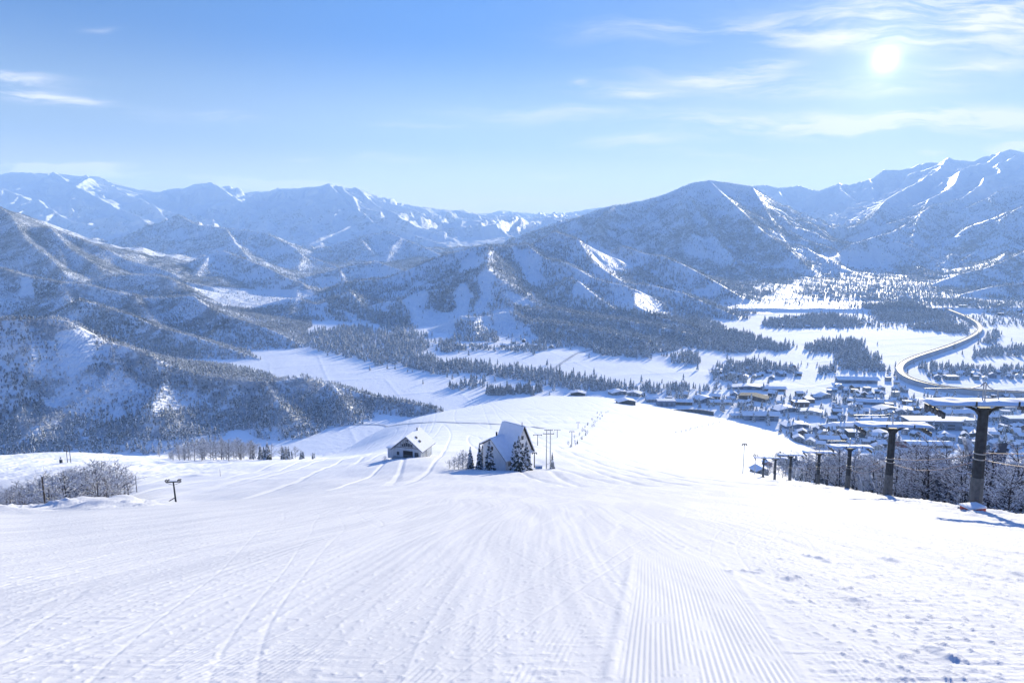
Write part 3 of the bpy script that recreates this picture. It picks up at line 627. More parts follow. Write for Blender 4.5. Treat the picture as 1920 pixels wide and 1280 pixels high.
def gz(x, y):
    """ground height at world points (arrays or numbers), bilinear on the grid"""
    x = np.atleast_1d(np.asarray(x, float)); y = np.atleast_1d(np.asarray(y, float))
    r = np.interp(y, ROWS, np.arange(NR)); s = (x / (y + OFF) + SMAX) / (2 * SMAX) * (NS - 1)
    i = np.clip(r.astype(int), 0, NR - 2); j = np.clip(s.astype(int), 0, NS - 2)
    a = np.clip(r - i, 0, 1); b = np.clip(s - j, 0, 1)
    v = Zg[i, j] * (1 - a) * (1 - b) + Zg[i + 1, j] * a * (1 - b) + Zg[i, j + 1] * (1 - a) * b + Zg[i + 1, j + 1] * a * b
    return v if len(v) > 1 else float(v[0])
YS = np.exp(np.linspace(math.log(4), math.log(14000), 2600))
def hit(px, py, ymin=4.0):
    """first ground point behind a photo pixel"""
    a, b = ray(px, py)
    zz = gz(a * YS, YS); ok = (zz >= b * YS) & (YS >= ymin)
    k = int(np.argmax(ok)) if ok.any() else len(YS) - 1
    if k > 0:
        d1 = zz[k] - b * YS[k]; d0 = zz[k - 1] - b * YS[k - 1]
        t = np.clip(-d0 / (d1 - d0 + 1e-9), 0, 1) if d1 != d0 else 1
        yy = YS[k - 1] + t * (YS[k] - YS[k - 1])
    else: yy = YS[0]
    return a * yy, yy, gz(a * yy, yy)
def hit_flat(px, py, z0=VZ):
    a, b = ray(px, py); yy = z0 / b
    return a * yy, yy
# ---- where woods stand (photo outlines carried down to the ground they cover)
PXg, PYg = project(X, Y, Z)
QX = PXg + (14 * vnoise(X / 90, Y / 90, 301) + 6 * vnoise(X / 28, Y / 28, 302)) * np.clip(1400 / Y, .2, 1)
QY = PYg + (5 * vnoise(X / 90, Y / 90, 303) + 2.5 * vnoise(X / 28, Y / 28, 304)) * np.clip(1400 / Y, .2, 1)
VAL_WOODS = [  # outlines of woods on the valley floor, density
 ([(790,676),(860,681),(960,692),(1060,707),(1120,716),(1186,724),(1184,733),(1100,735),(1000,717),(900,705),(820,700),(760,688)], 1.0),
 ([(960,600),(1100,600),(1250,592),(1330,615),(1400,628),(1475,655),(1440,660),(1300,643),(1220,650),(1226,672),(1130,664),(1060,645),(960,640)], 1.0),
 ([(1500,655),(1540,640),(1600,640),(1625,650),(1590,664),(1530,662)], 1.0),
 ([(1570,660),(1600,655),(1650,672),(1662,692),(1630,698),(1570,690)], .8),
 ([(1250,668),(1316,664),(1318,680),(1255,684)], .8),
 ([(1190,722),(1285,722),(1286,735),(1230,738),(1190,736)], .9),
 ([(1292,727),(1370,728),(1370,734),(1292,734)], .6),
 ([(1330,688),(1400,678),(1440,684),(1495,690),(1494,706),(1440,702),(1380,700)], .7),
 ([(1320,700),(1380,698),(1404,712),(1400,722),(1340,714)], .5),
 ([(1430,606),(1480,594),(1560,590),(1625,606),(1600,614),(1500,614),(1440,616)], .75),
 ([(1610,572),(1700,570),(1760,580),(1790,598),(1740,604),(1650,602)], .85),
 ([(1700,612),(1770,606),(1814,618),(1810,624),(1705,620)], .8),
 ([(1822,664),(1870,655),(1872,668),(1826,670)], .8), ([(1870,660),(1925,650),(1925,668),(1875,668)], .6),
 ([(1840,640),(1870,620),(1872,650)], .5),
 ([(1730,688),(1925,694),(1925,706),(1850,704),(1730,700)], .45), ([(1785,700),(1812,700),(1812,694),(1785,694)],1.0),
 ([(1535,694),(1560,688),(1570,700),(1540,706)], .7),
 ([(1480,548),(1560,544),(1640,552),(1700,556),(1640,560),(1520,558)], .4), ([(1740,560),(1800,568),(1900,588),(1925,600),(1860,590)], .5),
 ([(590,622),(640,612),(700,618),(760,632),(800,640),(812,655),(780,662),(830,672),(800,682),(720,688),(690,676),(640,668),(590,650),(560,636)], .55),
 ([(820,640),(870,655),(840,662),(822,655)], .8), ([(880,650),(960,652),(1050,646),(1048,654),(960,660),(884,660)], .5),
 ([(840,722),(900,716),(905,726),(850,732)], .8), ([(1240,640),(1330,646),(1440,652),(1400,664),(1300,655)], .8),
 ([(700,602),(770,610),(860,640),(830,646),(760,630),(690,610)], .5),
 ([(850,628),(1000,626),(1180,640),(1130,646),(1000,640),(860,640)], .7),
 ([(1225,742),(1560,744),(1925,744),(1925,842),(1600,842),(1500,835),(1380,785)], .11), ([(1440,596),(1700,590),(1925,600),(1925,612),(1440,618)], .12), ([(1500,512),(1680,512),(1790,556),(1925,582),(1640,566),(1500,552)], .25),
 ([(430,552),(450,548),(470,560),(470,566),(432,560)], .5), ([(540,546),(570,546),(572,552),(540,551)], .6),
]
CLEAR = [  # open snow on the hillsides
 [(760,558),(800,543),(800,578),(850,590),(862,535),(880,530),(884,590),(890,585),(903,522),(925,520),(915,575),(925,585),(850,605),(830,640),(778,622)],
 [(950,545),(990,562),(1005,580),(960,575)], [(905,510),(917,504),(945,530),(905,522)],
 [(105,628),(125,618),(165,620),(185,645),(175,680),(150,700),(130,712),(118,670)],
 [(960,465),(1000,470),(1020,495),(1010,540),(990,530),(975,505)], [(1100,450),(1150,475),(1200,500),(1150,512),(1115,490)],
 [(1085,520),(1125,560),(1075,558)], [(860,492),(880,480),(908,482),(900,500),(862,512)],
 [(925,583),(965,580),(960,600),(1000,615),(1010,640),(930,640),(925,610)],
 [(350,536),(420,540),(585,545),(600,560),(470,580),(420,575)],
 [(1305,342),(1335,337),(1370,348),(1380,372),(1345,365)], [(770,590),(850,600),(850,640),(800,640)],
 [(45,520),(62,520),(70,560),(30,560)],[(495,668),(545,668),(540,680),(500,678)], [(1345,560),(1420,590),(1500,600),(1500,585),(1400,560)],
 [(1190,545),(1210,548),(1260,590),(1190,580)], [(640,585),(665,592),(720,618),(690,615),(640,600)],
]
DENSE = [ [(800,545),(855,540),(850,585),(812,582)], [(882,530),(902,524),(914,575),(908,592),(888,592)], [(926,480),(960,500),(985,540),(960,530),(930,505)],
          [(0,740),(200,790),(480,740),(700,740),(800,760),(500,800),(0,860)], [(960,570),(1200,585),(1440,640),(1400,655),(1230,650),(960,610)], [(600,550),(640,560),(780,600),(760,620),(620,590)] ]
patch = fbm(X / 240, Y / 240, 4, 91)
patch2 = vnoise(X / 70, Y / 70, 95)
Rf = np.where(grpd == 6, np.maximum(Rf, .62), np.where(grpd == 5, np.maximum(Rf, .6), Rf))
FD = Rf * sstep(patch + .28 * patch2, -.42, .12)
FD = np.where(grpd >= 2, np.maximum(FD, Rf * np.where(grpd == 2, .6, .18)), 0)
tl = {2: (400, 700), 3: (150, 500), 4: (20, 330), 5: (120, 620), 6: (150, 620)}
for gi, (a, b) in tl.items():
    FD = np.where(grpd == gi, FD * (1 - .85 * sstep(Z + 60 * patch, a, b)), FD)
FDS = None
for poly in DENSE:
    m = in_poly(QX, QY, poly) & (grpd >= 2); FD[m] = 1.0
WOOD = np.zeros_like(FD)
for poly, d in VAL_WOODS:
    m = in_poly(QX, QY, poly) & (grpd >= 1) & (Y < 5200)
    WOOD[m] = np.maximum(WOOD[m], d)
for poly in CLEAR:
    m = in_poly(QX, QY, poly) & (grpd >= 1) & (Y < 6000)
    FD[m] *= .03; WOOD[m] *= .0
cor = in_poly(QX, QY, CORR) & (Z < VZ + 130) & (Y > 1900)
FD[cor] *= .12 + .3 * sstep(patch[cor], 0, .3)
FD = np.maximum(FD, WOOD)
FDg = FD.reshape(NR, NS)
Gg = grpd.reshape(NR, NS)
# visible cells (with room for a step aside)
Tg = Zg / (Yg)
cm = np.maximum.accumulate(Tg, axis=0)
VIS = Tg >= cm - 0.012

# ------------------------------------------------------------------ snow and mountain materials
def snow_material(name, near=False, forest=False):
    m = bpy.data.materials.new(name); m.use_nodes = True
    N = NT(m.node_tree); N.n.clear()
    out = N.new('ShaderNodeOutputMaterial'); b = N.new('ShaderNodeBsdfPrincipled')
    N.l.new(b.outputs[0], out.inputs[0])
    pos = N.new('ShaderNodeNewGeometry').outputs['Position']
    b.inputs['IOR'].default_value = 1.31
    b.inputs['Roughness'].default_value = 0.62
    b.inputs['Specular IOR Level'].default_value = 0.5
    snow = (0.84, 0.855, 0.88, 1)
    if near:
        px, py, pz = N.sep(pos)
        wx_ = N.noise(N.comb(N.math('MULTIPLY', px, .06), N.math('MULTIPLY', py, .03), 0), 1.0, 2, .5)
        px0 = px; px = N.math('ADD', px, N.math('MULTIPLY', wx_, 7.0))
        v1 = N.comb(N.math('MULTIPLY', px, 1.0), N.math('MULTIPLY', py, .07), 0)
        v2 = N.comb(px, N.math('MULTIPLY', py, 2.2), 0)
        streak = N.noise(v1, .55, 5, .6, .4)
        streak2 = N.noise(N.comb(N.math('SUBTRACT', px, N.math('MULTIPLY', py, .22)), N.math('MULTIPLY', py, .03), 5), 1.1, 4, .6)
        cr = N.noise(v2, 9.0, 4, .65)
        cr2 = N.noise(pos, 42.0, 3, .6)
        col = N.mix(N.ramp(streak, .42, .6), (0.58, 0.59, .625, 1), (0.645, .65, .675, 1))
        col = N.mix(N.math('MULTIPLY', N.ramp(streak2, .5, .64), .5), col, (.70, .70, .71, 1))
        N.put(b.inputs['Base Color'], col)
        # far slope coloured whiter to offset the weaker sunlight on its gentler angle
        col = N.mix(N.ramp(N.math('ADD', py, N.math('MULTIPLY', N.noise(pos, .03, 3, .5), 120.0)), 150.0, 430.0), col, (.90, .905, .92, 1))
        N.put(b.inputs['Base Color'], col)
        b.inputs['Specular IOR Level'].default_value = .18; b.inputs['Roughness'].default_value = .8
        h = N.math('ADD', N.math('MULTIPLY', cr, .015), N.math('MULTIPLY', cr2, .006))
        h = N.math('ADD', h, N.math('MULTIPLY', streak, .014))
        bp = N.new('ShaderNodeBump'); bp.inputs['Strength'].default_value = .8; bp.inputs['Distance'].default_value = 1.0
        N.put(bp.inputs['Height'], h); N.l.new(bp.outputs[0], b.inputs['Normal'])
        return m
    if not forest:
        n = N.noise(pos, .02, 4, .6)
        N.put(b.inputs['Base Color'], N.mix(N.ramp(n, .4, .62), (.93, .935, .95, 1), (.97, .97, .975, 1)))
        b.inputs['Roughness'].default_value = .85; b.inputs['Specular IOR Level'].default_value = .45
        bp = N.new('ShaderNodeBump'); bp.inputs['Strength'].default_value = .6; bp.inputs['Distance'].default_value = 1.0
        N.put(bp.inputs['Height'], N.math('MULTIPLY', N.noise(pos, .12, 4, .6), 1.2)); N.l.new(bp.outputs[0], b.inputs['Normal'])
        return m
    at_ = N.new('ShaderNodeAttribute'); at_.attribute_name = 'forest'
    f = at_.outputs['Fac']
    nA = N.noise(pos, .012, 5, .65)
    nB = N.noise(pos, .055, 4, .7)
    gx, gy, gz_ = N.sep(pos)
    nS = N.noise(N.comb(N.math('MULTIPLY', gx, 1.0), N.math('MULTIPLY', gy, .22), N.math('MULTIPLY', gz_, .22)), .022, 5, .68)
    vor = N.new('ShaderNodeTexVoronoi'); vor.feature = 'F1'; N.put(vor.inputs['Vector'], pos); vor.inputs['Scale'].default_value = .05
    n = N.math('ADD', N.math('ADD', N.math('MULTIPLY', nA, .25), N.math('MULTIPLY', nB, .4)), N.math('MULTIPLY', nS, .35))
    n = N.math('ADD', n, N.math('MULTIPLY', N.math('SUBTRACT', vor.outputs['Distance'], .5), -.16))
    thr = N.math('SUBTRACT', .80, N.math('MULTIPLY', f, .42))
    msk = N.ramp(n, N.math('SUBTRACT', thr, .05), N.math('ADD', thr, .05))
    msk = N.math('MULTIPLY', msk, N.ramp(f, 0.02, .15))
    tree = N.mix(nB, (.03, .035, .045, 1), (.09, .09, .10, 1))
    tree = N.mix(.38, tree, snow)
    N.put(b.inputs['Base Color'], N.mix(N.math('MULTIPLY', msk, .85), snow, tree))
    N.put(b.inputs['Roughness'], N.math('ADD', .62, N.math('MULTIPLY', msk, .3)))
    bp = N.new('ShaderNodeBump'); bp.inputs['Strength'].default_value = .7; bp.inputs['Distance'].default_value = 1.0
    hgt = N.math('ADD', N.math('ADD', N.math('MULTIPLY', nA, 34.0), N.math('MULTIPLY', nS, 34.0)), N.math('MULTIPLY', N.math('MULTIPLY', nB, msk), 7.0))
    N.put(bp.inputs['Height'], hgt); N.l.new(bp.outputs[0], b.inputs['Normal'])
    return m
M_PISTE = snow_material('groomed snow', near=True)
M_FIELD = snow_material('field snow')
M_MOUNT = snow_material('wooded mountain snow', forest=True)

# normals over the whole grid so that the sheets meet without a seam
P3 = np.stack([X, Y, Z], 1).reshape(NR, NS, 3)
du = np.empty_like(P3); du[:, 1:-1] = P3[:, 2:] - P3[:, :-2]; du[:, 0] = P3[:, 1] - P3[:, 0]; du[:, -1] = P3[:, -1] - P3[:, -2]
dv = np.empty_like(P3); dv[1:-1] = P3[2:] - P3[:-2]; dv[0] = P3[1] - P3[0]; dv[-1] = P3[-1] - P3[-2]
NN = np.cross(du, dv); NN /= np.linalg.norm(NN, axis=2, keepdims=True)
fg = np.where(True, Gg[:-1, :-1], 0)
ii, jj = np.meshgrid(np.arange(NR - 1), np.arange(NS - 1), indexing='ij')
q0 = (ii * NS + jj)
QUADS = np.stack([q0, q0 + 1, q0 + NS + 1, q0 + NS], -1)
LAB = {'ski_slope': 'broad white groomed ski piste falling away towards the houses and the valley',
       'valley_floor': 'flat snow-covered valley floor with fields between woods and villages',
       'near_hill': 'near wooded hills with blue shaded flanks and thin white crest lines',
       'middle_hill': 'wooded hill with cleared ski runs standing in the middle of the valley',
       'great_peak': 'broad pyramid mountain with a white open summit above wooded flanks',
       'right_range': 'high jagged snow range with long spurs descending to the valley head',
       'far_range': 'long pale snow range with parallel ribs along the horizon'}
UNDER = {'valley_floor': .4, 'near_hill': .8, 'middle_hill': .7, 'great_peak': 1.15, 'right_range': 1.0, 'far_range': 1.0, 'ski_slope': 0}
PV = P3.reshape(-1, 3); NV = NN.reshape(-1, 3)
for gi, gname in enumerate(GROUPS):
    sel = QUADS[fg == gi]
    if len(sel) == 0: continue
    used = np.unique(sel); rm = np.full(NR * NS, -1, np.int64); rm[used] = np.arange(len(used))
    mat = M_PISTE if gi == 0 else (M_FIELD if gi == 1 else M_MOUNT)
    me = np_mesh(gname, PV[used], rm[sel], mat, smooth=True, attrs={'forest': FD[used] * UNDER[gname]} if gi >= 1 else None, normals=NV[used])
    tag(link_mesh(gname, me), LAB[gname], None, None, 'structure')
print('terrain built', round(time.time() - T00, 1), NR * NS)
# ------------------------------------------------------------------ materials of things
def simple(name, col, rough=.7, var=.15, scale=3.0, metallic=0.0, bump=0.0):
    m = bpy.data.materials.new(name); m.use_nodes = True
    N = NT(m.node_tree); b = m.node_tree.nodes['Principled BSDF']
    tc = N.new('ShaderNodeTexCoord').outputs['Object']
    n = N.noise(tc, scale, 4, .6)
    c0 = tuple(v * (1 - var) for v in col) + (1,); c1 = tuple(min(v * (1 + var), 1) for v in col) + (1,)
    N.put(b.inputs['Base Color'], N.mix(N.ramp(n, .3, .7), c0, c1))
    b.inputs['Roughness'].default_value = rough; b.inputs['Metallic'].default_value = metallic
    if rough > .5: b.inputs['Specular IOR Level'].default_value = .15
    if bump:
        bp = N.new('ShaderNodeBump'); bp.inputs['Distance'].default_value = bump
        N.put(bp.inputs['Height'], n); N.l.new(bp.outputs[0], b.inputs['Normal'])
    return m
def boards(name, col, pitch=4.0, var=.25, vertical=True):
    m = bpy.data.materials.new(name); m.use_nodes = True
    N = NT(m.node_tree); b = m.node_tree.nodes['Principled BSDF']
    x, y, z = N.sep(N.new('ShaderNodeTexCoord').outputs['Object'])
    a = N.math('ADD', x, y) if vertical else z
    fr = N.math('FRACT', N.math('MULTIPLY', a, pitch))
    line = N.ramp(N.math('ABSOLUTE', N.math('SUBTRACT', fr, .5)), .42, .5)
    cell = N.new('ShaderNodeTexWhiteNoise', noise_dimensions='1D'); N.put(cell.inputs['W'], N.math('FLOOR', N.math('MULTIPLY', a, pitch)))
    c = N.mix(cell.outputs[0], tuple(v * (1 - var) for v in col) + (1,), tuple(min(1, v * (1 + var)) for v in col) + (1,))
    c = N.mix(N.math('MULTIPLY', line, .6), c, tuple(v * .35 for v in col) + (1,))
    N.put(b.inputs['Base Color'], c); b.inputs['Roughness'].default_value = .8
    return m
def snow_simple(name, col=(.88, .89, .92)):
    m = simple(name, col, .65, .04, .8, bump=.03)
    m.node_tree.nodes['Principled BSDF'].inputs['IOR'].default_value = 1.31
    return m
M_SNOW = snow_simple('lying snow')
M_GLASS = simple('dark window glass', (.03, .04, .055), .12, .2, 1.0)
M_STEEL = simple('weathered grey steel', (.10, .108, .118), .6, .3, 2.5, .1)
M_STEEL_D = simple('dark brown steel', (.038, .044, .052), .65, .3, 2.5, .05)
M_GALV = simple('galvanised steel', (.36, .38, .40), .45, .15, 3.0, .5)
M_CONC = simple('concrete', (.38, .37, .36), .85, .15, 2.0)
M_REDPAD = simple('faded red pad', (.42, .10, .08), .7, .25, 2.0)
M_WOODPOLE = simple('old timber pole', (.09, .07, .055), .85, .3, 2.0)
M_WIRE = simple('cable', (.32, .20, .15), .6, .1, 1.0)
M_BARK = simple('dark bark', (.045, .042, .045), .9, .35, 5.0)
M_TWIG = simple('winter twigs', (.055, .052, .060), .9, .35, 3.0)
M_REDTWIG = simple('reddish winter twigs', (.11, .065, .06), .9, .3, 3.0)

def needle_material(name, snow_amt=.5):
    m = bpy.data.materials.new(name); m.use_nodes = True
    N = NT(m.node_tree); b = m.node_tree.nodes['Principled BSDF']
    g = N.new('ShaderNodeNewGeometry'); pos = g.outputs['Position']
    oi = N.new('ShaderNodeObjectInfo').outputs['Random']
    n = N.noise(pos, .9, 3, .6); n2 = N.noise(pos, .08, 2, .5)
    green = N.mix(n2, (.018, .030, .030, 1), (.040, .055, .055, 1))
    msk = N.ramp(n, .62 - snow_amt * .3, .70 - snow_amt * .3)
    N.put(b.inputs['Base Color'], N.mix(msk, green, (.84, .86, .9, 1)))
    b.inputs['Roughness'].default_value = .8
    return m
M_NEEDLE = needle_material('snow dusted needles', .30)
M_NEEDLE_FAR = needle_material('frosted needles', .50)
def frost_material(name, amt, dark=(.062, .080, .118)):
    m = bpy.data.materials.new(name); m.use_nodes = True
    N = NT(m.node_tree); b = m.node_tree.nodes['Principled BSDF']
    pos = N.new('ShaderNodeNewGeometry').outputs['Position']
    n = N.noise(pos, .45, 4, .65); n2 = N.noise(pos, .016, 3, .5)
    f = N.math('ADD', N.math('MULTIPLY', n, .6), N.math('MULTIPLY', n2, .4))
    N.put(b.inputs['Base Color'], N.mix(N.ramp(f, .62 - amt * .3, .74 - amt * .3), dark + (1,), (.70, .72, .76, 1)))
    b.inputs['Roughness'].default_value = .9
    return m
M_FROST = frost_material('frosted bare woods', .60)

# ------------------------------------------------------------------ masses of distant trees (nobody could count these)
rng = np.random.default_rng(7)
def conifer_lod(seed, n=5):
    r = np.random.default_rng(seed); vs = []; fs = []
    for (z0, z1, rad) in ((.10, .62, .19), (.42, 1.0, .13)):
        b = len(vs); ph = r.uniform(0, 6)
        for k in range(n):
            a = ph + 2 * math.pi * k / n; q = rad * r.uniform(.75, 1.25)
            vs.append((q * math.cos(a), q * math.sin(a), z0 + r.uniform(-.05, .05)))
        vs.append((0, 0, z1))
        for k in range(n): fs.append((b + k, b + (k + 1) % n, b + n))
    return np.array(vs), np.array(fs)
def bare_lod(seed, n=7):
    r = np.random.default_rng(seed); vs = []; fs = []
    for k in range(n):
        a = 2 * math.pi * k / n + r.uniform(-.3, .3); out = r.uniform(.10, .30); zt = r.uniform(.62, 1.0)
        z0 = r.uniform(0, .3); w = .055
        p = np.array([out * math.cos(a), out * math.sin(a), zt]); q = np.array([out * .25 * math.cos(a), out * .25 * math.sin(a), z0])
        t = np.array([-math.sin(a), math.cos(a), 0]) * w
        b = len(vs); vs += [q, p + t, p - t * 1.2]; fs.append((b, b + 1, b + 2))
    return np.array(vs), np.array(fs)
CON = [conifer_lod(i) for i in range(6)]; BAR = [bare_lod(i) for i in range(6)]
area = np.zeros((NR, NS))
dY = np.gradient(ROWS); dXs = (ROWS + OFF) * (SV[1] - SV[0])
area[:] = (dY * dXs)[:, None]
XG = X.reshape(NR, NS); YG = Y.reshape(NR, NS); WG = WOOD.reshape(NR, NS)
# share of conifers: blue-black stands low down and in the valley woods, bare broadleaf higher up
conn = vnoise(XG / 330, YG / 330, 131) + .5 * vnoise(XG / 90, YG / 90, 133)
CSH = np.where(Gg == 1, .92, np.where(Gg == 2, .08 + .5 * sstep(conn, .2, .6), .35 + .5 * sstep(conn, -.1, .4)))
CSH = np.where(Zg < VZ + 25, np.maximum(CSH, .75), CSH)
def scatter(weight, n):
    w = (weight * area * VIS).ravel(); tot = w.sum()
    if tot <= 0: return np.zeros((0, 3)), np.zeros(0, int)
    idx = rng.choice(len(w), size=n, p=w / tot)
    i = idx // NS; j = idx % NS
    x = XG[i, j] + rng.uniform(-.5, .5, n) * dXs[i]; y = YG[i, j] + rng.uniform(-.5, .5, n) * dY[i]
    st = (rng.random(n) < .14) * (WOOD[idx] > 0)          # stragglers outside the wood's edge
    x = x + st * rng.normal(0, 26, n); y = y + st * rng.normal(0, 26, n)
    return np.stack([x, y, gz(x, y)], 1), idx
def mass(name, label, weight, spacing_area, cap, hcon, hbar, keep=None):
    eff = (weight * area * VIS).sum() / spacing_area; n = int(min(cap, eff))
    if n < 5: return
    P, idx = scatter(weight, n)
    if keep is not None:
        k = keep(P); P = P[k]; idx = idx[k]; n = len(P)
    con = rng.random(n) < CSH.ravel()[idx]
    print(name, n, 'trees')
    vs = []; fs = []; mi = []; base = 0
    for kind, LODS, (h0, h1) in ((0, CON, hcon), (1, BAR, hbar)):
        sel = np.nonzero(con if kind == 0 else ~con)[0]
        for v in range(6):
            s = sel[v::6]
            if len(s) == 0: continue
            V0, F0 = LODS[v]; m = len(s)
            h = rng.uniform(h0, h1, m) * (.75 + .5 * rng.random(m)); a = rng.uniform(0, 6.28, m)
            ca = np.cos(a)[:, None]; sa_ = np.sin(a)[:, None]; wd = h * rng.uniform(.85, 1.25, m)
            xx = (V0[None, :, 0] * ca - V0[None, :, 1] * sa_) * wd[:, None] + P[s, 0][:, None]
            yy = (V0[None, :, 0] * sa_ + V0[None, :, 1] * ca) * wd[:, None] + P[s, 1][:, None]
            zz = V0[None, :, 2] * h[:, None] + P[s, 2][:, None] - .4
            vs.append(np.stack([xx, yy, zz], -1).reshape(-1, 3))
            fs.append((F0[None] + (base + np.arange(m) * len(V0))[:, None, None]).reshape(-1, 3)); mi.append(np.full(m * len(F0), kind))
            base += m * len(V0)
    me = np_mesh(name, np.concatenate(vs), np.concatenate(fs), mats=[M_NEEDLE_FAR, M_FROST], midx=np.concatenate(mi))
    tag(link_mesh(name, me), label, 'forest', None, 'stuff')
mass('hillside_forest', 'dense frosted winter forest covering the near hills', FD.reshape(NR, NS) * (Gg == 2) * (YG < 3300), 17, 380000, (5, 9), (4, 7.2))
mass('ski_hill_forest', 'dark forest with cleared strips on the hill in mid valley', FD.reshape(NR, NS) * np.where(Gg >= 5, .45, 1.0) * ((Gg == 3) | (Gg == 4) | (Gg == 5) | (Gg == 6)) * (YG < 5400), 48, 260000, (9, 14), (7, 11))
mass('valley_woods', 'dark conifer woods and hedgerows between the valley fields', WG * ((Gg == 1) | (Gg >= 5)) * (YG > 700) * (YG < 5200), 36, 70000, (9, 16), (6, 11))
print('forests', round(time.time() - T00, 1))
# ------------------------------------------------------------------ chairlift pylons
def ordinal(n): return {1: 'first', 2: 'second', 3: 'third', 4: 'fourth', 5: 'fifth', 6: 'sixth', 7: 'seventh', 8: 'eighth', 9: 'ninth', 10: 'tenth', 11: 'eleventh', 12: 'twelfth', 13: 'thirteenth', 14: 'fourteenth', 15: 'fifteenth', 16: 'sixteenth', 17: 'seventeenth', 18: 'eighteenth', 19: 'nineteenth', 20: 'twentieth'}.get(n, str(n))
def ground_at(px, Y):
    """point of the ground at a photo column and a distance"""
    x = (px - 960.0) / F * Y * 1.045
    return (x, Y, gz(x, Y))
def foot(px, py, Y):
    """ground point in the direction of the pixel at distance Y, standing on the real ground"""
    a, _ = ray(px, py); return (a * Y, Y, gz(a * Y, Y))

H0 = 8.6
def make_pylon():
    r = empty('lift_pylon')
    mb = MB(); mb.tube([(0, 0, -.6), (0, 0, 2.9), (0, 0, H0 - .35)], [.45, .42, .345], 10); mb.tube([(0, 0, H0 - .38), (0, 0, H0 - .2)], [.46, .46], 10)
    col = mb.build('column', M_STEEL_D, r)
    mb = MB(); mb.tube([(0, 0, .1), (0, 0, 2.85)], [.485, .455], 10); mb.build('padding', M_STEEL, r, bevel=.01)
    mb = MB()
    for z in (4.3, 4.75): mb.tube([(0, 0, z), (0, 0, z + .07)], [.43, .43], 10)
    mb.build('clamp_band', M_GALV, col)
    mb = MB()
    for s in (-1, 1):
        mb.tube([(s * .30, 0, H0 - .75), (s * .55, 0, H0 - .42), (s * 1.0, 0, H0 - .20), (s * 1.35, 0, H0 - .12)], [.13, .13, .11, .08], 6)
    mb.build('bracket', M_STEEL_D, r)
    mb = MB(); mb.box(-3.9, 3.9, -.16, .16, H0 - .12, H0 + .12); mb.build('crossarm', M_STEEL_D, r, bevel=.02)
    mb = MB(); mb.box(-4.15, 4.15, -.95, 1.15, H0 + .124, H0 + .17); cw = mb.build('catwalk', M_GALV, r)
    # snow lying on the catwalk, lumpy
    nx, ny = 46, 10; vs = []; fs = []
    for i in range(nx + 1):
        for j in range(ny + 1):
            u = -4.18 + 8.36 * i / nx; v = -.98 + 2.16 * j / ny
            e = min(i, nx - i, 2) / 2 * min(j, ny - j, 2) / 2
            vs.append((u, v, H0 + .174 + e * (.17 + .05 * math.sin(u * 2.1) * math.cos(v * 3 + u)) ))
    for i in range(nx):
        for j in range(ny):
            a = i * (ny + 1) + j; fs.append((a, a + ny + 1, a + ny + 2, a + 1))
    m2 = MB(); m2.add(vs, fs); m2.build('snow_cover', M_SNOW, cw, smooth=True)
    for s in (-1, 1):                                             # sheave trains under the arm ends
        mb = MB(); mb.box(s * 3.55 - .05, s * 3.55 + .05, -1.5, 1.5, H0 - .42, H0 - .26)
        st = mb.build('sheave_train', M_STEEL_D, r)
        for y in (-1.3, -.78, -.26, .26, .78, 1.3):
            w = MB(); w.tube([(s * 3.55 - .06, y, H0 - .56), (s * 3.55 + .06, y, H0 - .56)], [.2, .2], 12)
            w.build('sheave_wheel', M_STEEL, st)
        mb = MB(); mb.tube([(s * 3.55, 0, H0 - .3), (s * 3.55, 0, H0 - .1)], [.07, .07], 6); mb.build('hanger', M_STEEL_D, st)
    mb = MB()                                                     # lifting frame above the arm
    for y in (-.10, .18): mb.tube([(-.05, y, H0 + .15), (-.05, y, H0 + 1.75)], .045, 6)
    mb.tube([(-4.4, .04, H0 + 1.25), (-1.0, .04, H0 + 1.28), (-.35, .04, H0 + 1.45), (-.05, .04, H0 + 1.75)], [.035, .045, .05, .05], 6)
    mb.tube([(-.05, .04, H0 + 1.75), (.25, .04, H0 + 1.35), (.9, .04, H0 + 1.0), (1.0, .04, H0 + .4)], .04, 6)
    mb.build('lifting_frame', M_GALV, r)
    for s in (-1, 1):
        mb = MB(); mb.box(s * 1.5 - .06 + .4, s * 1.5 + .06 + .4, -1.02, -.98, H0 + .1, H0 + .5); mb.build('step_bracket', M_STEEL_D, r)
    mb = MB(); mb.box(-.85, .85, -.8, .8, -.5, .12); ft = mb.build('footing', M_CONC, r, bevel=.05)
    return r
PY = [(1828, 950, 50.5), (1664, 925, 76), (1589, 910, 130), (1533, 903, 166), (1481, 894, 208), (1453, 888, 238), (1431, 887, 276)]
PYLAB = ['tallest dark lift pylon nearest the viewer with a red padded base', 'second lift pylon down the slope with its arm against the pale village roofs',
         'third lift pylon down the slope, just above the bare snowy trees', 'fourth lift pylon down the slope with a short arm under a snowy tree',
         'fifth lift pylon down the slope beside the small dark fir', 'sixth lift pylon down the slope before the large frosted tree', 'seventh lift pylon, a small dark post near the floodlight mast']
first = make_pylon(); pylons = []
for i, (px, py, Yd) in enumerate(PY):
    o = first if i == 0 else copy_tree(first)
    p = foot(px, py, Yd); o.location = p; 
    o.rotation_euler = (0, math.radians(-1.2 if i == 0 else -.6), math.atan2(-.29, 1) * .35)
    tag(o, PYLAB[i], 'lift pylon', 'lift pylons down the edge of the piste'); pylons.append(p)
